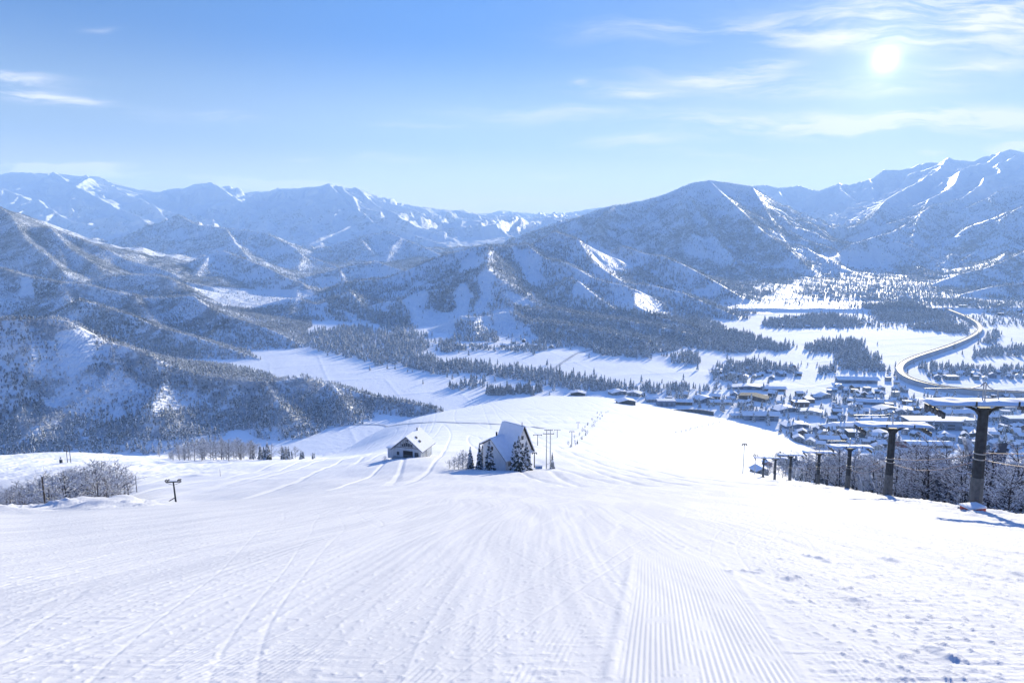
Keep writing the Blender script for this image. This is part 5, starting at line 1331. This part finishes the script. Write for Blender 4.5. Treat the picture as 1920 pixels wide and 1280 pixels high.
# line of shrubs running down to the village
random.seed(9); 
for k in range(34):
    t = k / 33; px = 1070 + 62 * t ** .9 + random.uniform(-9, 9); Yd = 330 + 430 * t + random.uniform(-12, 12); x, y, z = foot(px, 850, Yd)
    place_tree(BT if k % 3 else FT, k, x, y, random.uniform(1.6, 3.4), f"{['scrubby', 'dark', 'pale'][k % 3]} low shrub in the {['lower', 'middle', 'far'][min(int(t * 3), 2)]} part of the line beyond the power pylon", 'shrub', 'line of low shrubs on the piste edge', 'shrub')
for k in range(16):
    px = 1270 + k * 6.5 + random.uniform(-3, 3); py = 812 - k * 1.6; X_, Y_, _z = hit(px, py)
    place_tree(BT, k, X_, Y_, random.uniform(1.8, 3.2), f"{'thin' if k % 2 else 'bushy'} low shrub in the short dotted row at the piste foot", 'shrub', 'dotted shrubs at the piste foot', 'shrub')
# big frosted trees by the lower pylons, and village trees
for px, py, h in ((1462, 858, 21), (1452, 862, 17), (1474, 860, 19), (1445, 866, 12), (1490, 866, 14), (1504, 868, 11), (1440, 870, 9), (1482, 872, 10), (1520, 860, 10), (1468, 870, 12)):
    Yd = 360; x, y, z = foot(px, py, Yd + (866 - py) * 6)
    place_tree(BT, int(px), x, y, h * .62, f"{'tall' if h > 15 else 'lower'} frosted tree in the clump behind the {'sixth' if px < 1465 else 'fifth'} pylon", 'tree', 'frosted clump behind the lower pylons')
# the rest of the thicket behind the individual trees of the belt
SW = np.zeros((NR, NS)); sg_ = XG / YG
SW[(YG > 75) & (YG < 520) & (sg_ > np.interp(YG, [62, 75, 95, 130, 180, 250, 520], [.80, .74, .64, .57, .51, .46, .40])) & (Gg == 0)] = 1.0
VIS0 = VIS; VIS = np.ones_like(VIS); CS0 = CSH; CSH = np.full_like(CSH, .25)
mass('thicket', 'dense frosted thicket filling the hollow behind the lift line trees', SW, 9, 9000, (5, 8), (5, 9))
VIS = VIS0; CSH = CS0
print('near trees', ntree[0], round(time.time() - T00, 1))
# ------------------------------------------------------------------ the raised road curving over the valley
def ribbon_path(pix, z0):
    P = []
    for px, py in pix:
        a, b = ray(px, py); yy = z0 / b; P.append((a * yy, yy))
    P = np.array(P); L = np.r_[0, np.cumsum(np.hypot(np.diff(P[:, 0]), np.diff(P[:, 1])))]
    n = 90; s = np.linspace(0, L[-1], n)
    Q = np.stack([np.interp(s, L, P[:, 0]), np.interp(s, L, P[:, 1])], 1)
    for _ in range(10): Q[1:-1] = Q[:-2] * .25 + Q[1:-1] * .5 + Q[2:] * .25
    return Q
def sweep(mb, Q, prof):
    """profile [(offset, z)] closed, swept along Q"""
    n = len(Q); k = len(prof); d = np.gradient(Q, axis=0); d /= np.linalg.norm(d, axis=1, keepdims=True); nr = np.stack([d[:, 1], -d[:, 0]], 1)
    vs = []; fs = []
    for i in range(n):
        for (o, z) in prof: vs.append((Q[i, 0] + nr[i, 0] * o, Q[i, 1] + nr[i, 1] * o, z))
    for i in range(n - 1):
        for j in range(k): fs.append((i * k + j, i * k + (j + 1) % k, (i + 1) * k + (j + 1) % k, (i + 1) * k + j))
    fs.append(tuple(range(k))); fs.append(tuple((n - 1) * k + j for j in reversed(range(k))))
    mb.add(vs, fs)
ROADPIX = [(1735, 566), (1770, 577), (1805, 590), (1830, 602), (1839, 611), (1838, 620), (1815, 634), (1780, 648), (1745, 659), (1715, 668), (1692, 678), (1682, 690), (1690, 704), (1715, 716), (1760, 726), (1830, 732), (1930, 736)]
ZD = VZ + 8.5
Q = ribbon_path(ROADPIX, ZD)
R_ = empty('raised_road', (0, 0, 0))
mb = MB(); sweep(mb, Q, [(-4.8, ZD), (4.8, ZD), (6.2, VZ - 4), (-6.2, VZ - 4)]); mb.build('embankment', simple('grey concrete wall', (.42, .44, .48), .8, .12, .05), R_)
mb = MB(); sweep(mb, Q, [(-4.5, ZD + .004), (4.5, ZD + .004), (4.5, ZD + .2), (-4.5, ZD + .2)]); mb.build('deck', simple('packed road snow', (.42, .44, .48), .7, .15, .1), R_)
for s in (-1, 1):
    mb = MB(); sweep(mb, Q, [(s * 4.8, ZD + .002), (s * 5.2, ZD + .002), (s * 5.2, ZD + 1.1), (s * 4.8, ZD + 1.1)]); mb.build('parapet', M_STEEL, R_)
mb = MB(); sweep(mb, Q, [(-2.2, ZD + .204), (2.2, ZD + .204), (2.2, ZD + .25), (-2.2, ZD + .25)]); mb.build('wheel_track', simple('wet asphalt', (.10, .105, .115), .6, .3, .05), R_)
tag(R_, 'long raised road with grey side walls curving in an S across the valley floor', 'road')
# narrow ploughed tracks across the snowfields
M_TRACK = simple('packed grey track snow', (.50, .52, .56), .75, .12, .2)
def track(pix, w, label):
    P = np.array([hit(a, b)[:2] for a, b in pix]); L = np.r_[0, np.cumsum(np.hypot(np.diff(P[:, 0]), np.diff(P[:, 1])))]
    s = np.linspace(0, L[-1], 70); Q = np.stack([np.interp(s, L, P[:, 0]), np.interp(s, L, P[:, 1])], 1)
    for _ in range(8): Q[1:-1] = Q[:-2] * .25 + Q[1:-1] * .5 + Q[2:] * .25
    d = np.gradient(Q, axis=0); d /= np.linalg.norm(d, axis=1, keepdims=True); nr = np.stack([d[:, 1], -d[:, 0]], 1); vs = []; fs = []
    for i in range(70):
        for o in (-w / 2, w / 2):
            q = Q[i] + nr[i] * o; vs.append((q[0], q[1], gz(*q) + .35))
    for i in range(69): fs.append((2 * i, 2 * i + 1, 2 * i + 3, 2 * i + 2))
    mb = MB(); mb.add(vs, fs); tag(mb.build('path', M_TRACK, None, smooth=True), label, None, None, 'structure')
track([(575, 803), (640, 797), (720, 794), (800, 792), (880, 793), (960, 797), (1020, 803)], 3.2, 'narrow ploughed track curving across the snowfield behind the two lodges')
track([(1035, 694), (1060, 676), (1082, 662), (1118, 652)], 7, 'grey farm track crossing the white valley field')
# low retaining bank at the piste foot
Qb = np.array([hit(px, py)[:2] for px, py in [(1232, 766), (1260, 768), (1290, 772), (1315, 775), (1338, 779)]])
Lq = np.linspace(0, 1, 20); Qb = np.stack([np.interp(Lq, np.linspace(0, 1, 5), Qb[:, 0]), np.interp(Lq, np.linspace(0, 1, 5), Qb[:, 1])], 1)
zb = gz(Qb[:, 0], Qb[:, 1]); mb = MB()
sweep(mb, Qb, [(-.5, float(zb.min()) - 1), (.5, float(zb.min()) - 1), (.4, float(zb.mean()) + 2.2), (-.4, float(zb.mean()) + 2.2)])
r = empty('retaining_wall'); mb.build('wall', M_STEEL, r); tag(r, 'long low dark wall at the foot of the piste in front of the village', 'wall')

# ------------------------------------------------------------------ village houses
WALLC = {'white': (.62, .63, .64), 'cream': (.52, .48, .40), 'grey': (.28, .29, .31), 'blue-grey': (.20, .25, .34), 'brown': (.16, .10, .075), 'dark': (.06, .06, .065), 'reddish': (.30, .11, .08)}
WM = {k: simple(k + ' house wall', v, .8, .15, .6) for k, v in WALLC.items()}
M_ROOFEDGE = simple('roof edge', (.07, .07, .08), .7, .2)
def house_proto(kind, wall, roofc=None):
    """unit house 10 wide, 8 deep, gable / hip / flat"""
    r = empty('house'); m = WM[wall]; w, d = 5.0, 4.0
    if kind == 'gable':
        h, zr = 5.2, 8.0
        mb = MB(); mb.prism([(-w, -1.5), (w, -1.5), (w, h), (0, zr), (-w, h)], -d, d); mb.build('wall', m, r)
        s = (zr - h) / w; o = .8; mb = MB(); mb.prism([(-w - o, h - s * o + .01), (0, zr + .01), (w + o, h - s * o + .01), (w + o, h - s * o + .16), (0, zr + .16), (-w - o, h - s * o + .16)], -d - .7, d + .7); rf = mb.build('roof', M_ROOFEDGE, r)
        if roofc is None:
            mb = MB(); mb.prism([(-w - o - .05, h - s * o + .165), (0, zr + .165), (w + o + .05, h - s * o + .165), (w + o, h - s * o + .62), (w * .5, h + s * w * .5 + .72), (0, zr + .68), (-w * .5, h + s * w * .5 + .72), (-w - o, h - s * o + .62)], -d - .75, d + .75); mb.build('snow_cover', M_SNOW, rf)
        else: rf.data.materials[0] = WM[roofc]
    elif kind == 'broad':
        h, zr = 5.0, 7.2
        mb = MB(); mb.add([(-w, -d, -1.5), (w, -d, -1.5), (w, d, -1.5), (-w, d, -1.5), (-w, -d, h), (w, -d, h), (w, d, h), (-w, d, h), (-w, 0, zr), (w, 0, zr)], [(0, 1, 5, 4), (2, 3, 7, 6), (1, 2, 6, 9, 5), (3, 0, 4, 8, 7), (0, 3, 2, 1), (4, 5, 9, 8), (6, 7, 8, 9)]); mb.build('wall', m, r)
        s = (zr - h) / d; o = .8
        V = [(d + o, h - s * o), (0, zr)]
        mb = MB(); x0, x1 = -w - .6, w + .6
        def pr(zoff0, zoff1, e):
            P = []
            for x in (x0 - e, x1 + e): P += [(x, -d - o - e, h - s * o + zoff0), (x, 0, zr + zoff0), (x, d + o + e, h - s * o + zoff0), (x, d + o + e, h - s * o + zoff1), (x, 0, zr + zoff1), (x, -d - o - e, h - s * o + zoff1)]
            mb.add(P, [(0, 1, 2, 3, 4, 5), (11, 10, 9, 8, 7, 6)] + [(i, i + 6, (i + 1) % 6 + 6, (i + 1) % 6) for i in range(6)])
        pr(.01, .15, 0); rf = mb.build('roof', M_ROOFEDGE, r)
        if roofc is None: mb = MB(); pr(.155, .62, .05); mb.build('snow_cover', M_SNOW, rf)
        else: rf.data.materials[0] = WM[roofc]
    else:
        h = 6.0
        mb = MB(); mb.box(-w, w, -d, d, -1.5, h); mb.build('wall', m, r)
        mb = MB(); mb.box(-w - .3, w + .3, -d - .3, d + .3, h + .004, h + .35); rf = mb.build('roof', M_ROOFEDGE, r)
        mb = MB(); mb.box(-w - .25, w + .25, -d - .25, d + .25, h + .354, h + .95); mb.build('snow_cover', M_SNOW, rf, bevel=.15)
    for x in (-2.8, 0.1, 2.9):
        for z in (1.4, 3.7):
            mb = MB(); mb.box(x - .7, x + .7, -d - .04, -d - .003, z - .5, z + .5); mb.build('window', M_GLASS, r)
    for y in (-1.8, 1.8):
        mb = MB(); mb.box(-w - .04, -w - .003, y - .6, y + .6, 2.9, 4.0); mb.build('window', M_GLASS, r)
    return r
HP = {}
def get_house(kind, wall, roofc=None):
    k = (kind, wall, roofc)
    if k not in HP: HP[k] = house_proto(kind, wall, roofc); return HP[k]
    return copy_tree(HP[k])
occ = []; houses = []
def put_house(px, py, w, d, h, yaw, kind, wall, label=None, cat='house', roofc=None, name=None, dist=None):
    if dist: x, y, z = foot(px, py, dist)
    else: x, y, z = hit(px, py)
    rr = max(w, d) * .5
    occ.append((x, y, rr)); houses.append([x, y, z, w, d, h, yaw, kind, wall, roofc, label, cat, name, px, py])
# hand placed: photo column, row of the foot, width, depth, height factor, yaw
S = math.radians
for a in [(1425, 786, 46, 14, 1.5, S(-4), 'broad', 'blue-grey', 'long two-storey blue-grey building with a bright snow roof at the piste foot'),
          (1380, 782, 16, 10, .8, S(5), 'broad', 'white', 'low white shed left of the long blue-grey building'),
          (1605, 716, 62, 22, 1.25, S(-6), 'broad', 'blue-grey', 'long barn with a broad white roof below the round wood'),
          (1173, 757, 24, 14, .95, S(12), 'gable', 'dark', 'dark chalet with a white gable roof standing alone left of the village'),
          (1084, 740, 22, 14, .8, S(-8), 'gable', 'dark', 'isolated dark cabin below the conifer belt'),
          (1158, 738, 26, 16, .8, S(20), 'gable', 'grey', 'broad low grey house beside the end of the conifer belt'),
          (1190, 741, 20, 14, .9, S(-25), 'gable', 'grey', 'steep grey house just right of the broad low one by the belt'),
          (1222, 752, 18, 12, .9, S(3), 'broad', 'blue-grey', 'small blue-grey house between the dark chalet and the flat-roofed hotel'),
          (1248, 760, 26, 14, 1.3, S(0), 'flat', 'blue-grey', 'three-storey flat-roofed blue-grey hotel near the piste foot'),
          (1280, 757, 26, 14, 1.0, S(-5), 'broad', 'brown', 'brown broad-roofed house right of the flat-roofed hotel'),
          (1318, 752, 26, 16, 1.0, S(30), 'gable', 'blue-grey', 'blue-grey house under a big white gable in the first village row'),
          (1350, 757, 30, 14, .9, S(0), 'broad', 'cream', 'cream-fronted long house in the first village row'),
          (1413, 748, 40, 20, 1.0, S(-35), 'gable', 'brown', 'large brown hall with a bare dark roof', 'dark'),
          (1500, 762, 22, 14, 1.25, S(0), 'flat', 'brown', 'tall dark-brown flat-topped house above the blue shadow'),
          (1470, 770, 34, 18, .9, S(20), 'gable', 'blue-grey', 'wide shaded blue-grey house left of the tall brown one'),
          (1520, 775, 30, 16, .8, S(-20), 'gable', 'white', 'white house in the hollow right of the tall brown one'),
          (1490, 800, 32, 16, .8, S(10), 'gable', 'blue-grey', 'blue-grey low house behind the frosted clump'),
          (1553, 828, 22, 13, 1.1, S(-10), 'broad', 'grey', 'grey house with a thick white roof just above the fourth pylon'),
          (1600, 800, 44, 18, .8, S(4), 'broad', 'white', 'long white-roofed hall in mid village'),
          (1640, 793, 44, 18, 1.0, S(4), 'broad', 'white', 'second long white-roofed hall, behind the second pylon arm'),
          (1745, 802, 66, 24, 1.9, S(-3), 'flat', 'blue-grey', 'biggest pale blue flat-roofed hotel between the two nearest pylons'),
          (1800, 800, 26, 18, 1.7, S(-3), 'flat', 'white', 'pale wing beside the biggest blue hotel'),
          (1792, 778, 40, 18, 1.1, S(2), 'broad', 'white', 'white-roofed hall behind the tallest pylon'),
          (1686, 836, 24, 12, .8, S(-4), 'broad', 'reddish', 'rust-red house between the second and tallest pylons', 'reddish'),
          (1740, 836, 48, 16, .8, S(-2), 'broad', 'brown', 'long low brown house with faded roof right of the rust-red one'),
          (1905, 795, 30, 16, 1.5, S(0), 'flat', 'blue-grey', 'shaded multi-storey block at the far right of the village'),
          (1660, 770, 30, 16, .9, S(15), 'gable', 'blue-grey', 'gabled blue-grey house above the long halls'),
          (1632, 756, 40, 18, .9, S(-12), 'broad', 'blue-grey', 'broad shaded blue-grey house in the upper village field'),
          (1545, 745, 20, 12, .9, S(20), 'gable', 'grey', 'lone grey house in the upper village field'),
          (1402, 728, 46, 18, .8, S(-5), 'gable', 'blue-grey', 'wide blue farm roof beside the upper field'),
          (1450, 731, 34, 16, .8, S(-5), 'broad', 'brown', 'brown farm building at the edge of the upper field'),
          (1425, 860, 7.5, 6, .5, S(15), 'gable', 'grey', 'small grey hut behind the floodlight masts'),
          (1438, 872, 5.5, 4.5, .45, S(0), 'gable', 'reddish', 'small red-walled hut by the shorter floodlight mast')]:
    px, py, w, d, hf, yaw, kind, wall, lab = a[:9]
    put_house(px, py, w, d, hf, yaw, kind, wall, lab, 'building' if w > 34 else 'house', a[9] if len(a) > 9 else None, 'building' if w > 34 else None, dist={1425: 345, 1436: 335}.get(px) if py > 855 else None)
random.seed(21)
VILL = [  # area outline, number, min gap, name
 ([(1560, 765), (1700, 750), (1925, 742), (1925, 792), (1700, 800), (1560, 800)], 62, 4.5, 'in the dense village heart'),
 ([(1540, 800), (1700, 806), (1925, 802), (1925, 842), (1700, 846), (1580, 840), (1510, 815)], 50, 4.0, 'in the nearest village rows'),
 ([(1560, 722), (1670, 712), (1720, 735), (1700, 752), (1600, 760), (1540, 745)], 24, 6, 'between the long barn and the village heart'),
 ([(1335, 690), (1500, 690), (1500, 706), (1400, 722), (1340, 712)], 16, 8, 'among the trees of the upper hamlet'),
 ([(1225, 738), (1560, 742), (1550, 765), (1380, 770), (1225, 758)], 14, 8, 'along the upper edge of the village'),
 ([(1715, 696), (1925, 700), (1925, 712), (1760, 716)], 20, 7, 'inside the bend of the raised road'),
 ([(1440, 596), (1640, 596), (1640, 612), (1440, 616)], 28, 9, 'in the far hamlet beyond the white fields'),
 ([(1530, 536), (1700, 536), (1790, 556), (1640, 566), (1520, 556)], 30, 10, 'in the distant village under the pyramid mountain'),
 ([(1760, 560), (1925, 580), (1925, 596), (1840, 590)], 12, 10, 'beyond the top of the raised road'),
 ([(1540, 500), (1660, 505), (1680, 525), (1560, 528)], 10, 12, 'up at the valley head'),
 ([(850, 640), (1060, 640), (1060, 656), (850, 658)], 9, 9, 'in the hamlet under the ski hill'),
 ([(1480, 800), (1540, 800), (1540, 840), (1490, 830)], 6, 5, 'just above the lower pylons')]
for poly, n, gap, nm_ in VILL:
    xs = [p[0] for p in poly]; ys = [p[1] for p in poly]; got = 0; tries = 0
    while got < n and tries < 4000:
        tries += 1; px = random.uniform(min(xs), max(xs)); py = random.uniform(min(ys), max(ys))
        if not in_poly(np.array([px]), np.array([py]), poly)[0]: continue
        x, y, z = hit(px, py)
        if z > VZ + 60 or y < 500: continue
        big = random.random() < .14; w = random.uniform(14, 22) if big else random.uniform(8, 12.5); d = w * random.uniform(.55, .85)
        if any((x - a) ** 2 + (y - b) ** 2 < (c + w * .5 + gap * .3) ** 2 for a, b, c in occ): continue
        kind = random.choice(['gable', 'gable', 'broad', 'broad', 'broad', 'flat']); wall = random.choice(['white', 'cream', 'grey', 'blue-grey', 'blue-grey', 'brown', 'dark', 'grey'])
        occ.append((x, y, w * .5)); houses.append([x, y, z, w, d, random.uniform(.85, 1.15), random.choice([0, 0, S(90), S(25), S(-20), S(60)]) + random.uniform(-.15, .15), kind, wall, None, None, 'house', None, px, py, nm_, big]); got += 1
# labels of the scattered houses: area, colour, roof, then their order from the left
bykey = {}
for hh in houses:
    if hh[10] is None:
        bykey.setdefault((hh[15], hh[8], hh[7], hh[16]), []).append(hh)
RW = {'gable': 'gabled', 'broad': 'broad-roofed', 'flat': 'flat-roofed'}
for (area_, wall, kind, big), lst in bykey.items():
    lst.sort(key=lambda q: q[13])
    for i, hh in enumerate(lst):
        base = f"{'large' if big else 'small'} {wall} {RW[kind]} house {area_}"
        hh[10] = base if len(lst) == 1 else f"{base}, {'leftmost' if i == 0 else 'rightmost' if i == len(lst) - 1 else ordinal(i + 1) + ' from left'}"
for hh in houses:
    x, y, z, w, d, hf, yaw, kind, wall, roofc, lab, cat, name = hh[:13]
    o = get_house(kind, wall, roofc)
    if name: o.name = name
    o.location = (x, y, z); o.rotation_euler = (0, 0, yaw); o.scale = (w / 10, d / 8, hf)
    tag(o, lab, cat, 'houses of the valley villages' if len(hh) > 15 else None)
print('houses', len(houses), round(time.time() - T00, 1))

# ------------------------------------------------------------------ single conifers in the open valley
random.seed(33)
FL = [fir_tree(20 + s, 9.0, R) for s, R in ((1, 2.0), (2, 2.4))]
def lone(px, py, h, label, group, protos=FT, cat='tree'):
    x, y, z = hit(px, py)
    if any((x - a) ** 2 + (y - b) ** 2 < (c + 2.5) ** 2 for a, b, c in occ): return
    place_tree(protos, random.randrange(len(protos)), x, y, h, label, cat, group)
grove = []
for k in range(44):
    px = 914 + 98 * (k / 43) + random.uniform(-3, 3); py = 741 + random.uniform(-9, 0); lone(px, py, random.uniform(13, 19), f"{'front' if py > 737 else 'rear'} conifer in the {'left' if k < 15 else 'middle' if k < 30 else 'right'} third of the small grove on the open field", 'conifers of the small grove', FL)
VT = [([(1560, 750), (1925, 742), (1925, 842), (1600, 840), (1500, 800)], 60, 'among the village roofs'), ([(1225, 742), (1480, 748), (1460, 765), (1240, 765)], 26, 'along the front of the village'),
      ([(1335, 688), (1500, 690), (1500, 706), (1340, 716)], 22, 'in the upper hamlet'), ([(1500, 735), (1680, 712), (1700, 750), (1540, 760)], 22, 'in the fields above the village'), ([(1715, 694), (1925, 698), (1925, 712), (1760, 716)], 22, 'inside the road bend')]
for poly, n, nm_ in VT:
    xs = [p[0] for p in poly]; ys = [p[1] for p in poly]; got = 0
    for _ in range(n * 3):
        px = random.uniform(min(xs), max(xs)); py = random.uniform(min(ys), max(ys))
        if not in_poly(np.array([px]), np.array([py]), poly)[0]: continue
        h = random.uniform(5, 12); con = random.random() < .55
        lone(px, py, h if con else h * .9, f"{'tall' if h > 8.5 else 'small'} {'dark conifer' if con else 'frosted bare tree'} {nm_}", 'single trees in the village', FL if con else BT); got += 1
        if got >= n: break
print('all trees', ntree[0], round(time.time() - T00, 1))
for lst in (BT, FT, FL):
    for p in lst:
        if id(p) not in used:
            for c in list(p.children_recursive): bpy.data.objects.remove(c)
            bpy.data.objects.remove(p)
# ------------------------------------------------------------------ haze
def build_haze():
    mb = MB(); zlo = float(Z.min()) - 1.0; zhi = float(Z.max()) + 60.0
    mb.box(-15400, 15400, -60, 15700, zlo, zhi)
    m = bpy.data.materials.new('valley air'); m.use_nodes = True
    N = NT(m.node_tree); N.n.clear()
    out = N.new('ShaderNodeOutputMaterial'); v = N.new('ShaderNodeVolumePrincipled')
    v.inputs['Color'].default_value = (0.46, 0.69, 1.0, 1); v.inputs['Density'].default_value = HAZE
    v.inputs['Anisotropy'].default_value = 0.1
    N.l.new(v.outputs[0], out.inputs['Volume'])
    o = mb.build('haze', m)
    tag(o, 'thin blue air filling the valley and veiling the far mountains', None, None, 'stuff')
HAZE = 8.0e-5
build_haze()
print('done', round(time.time() - T00, 1))
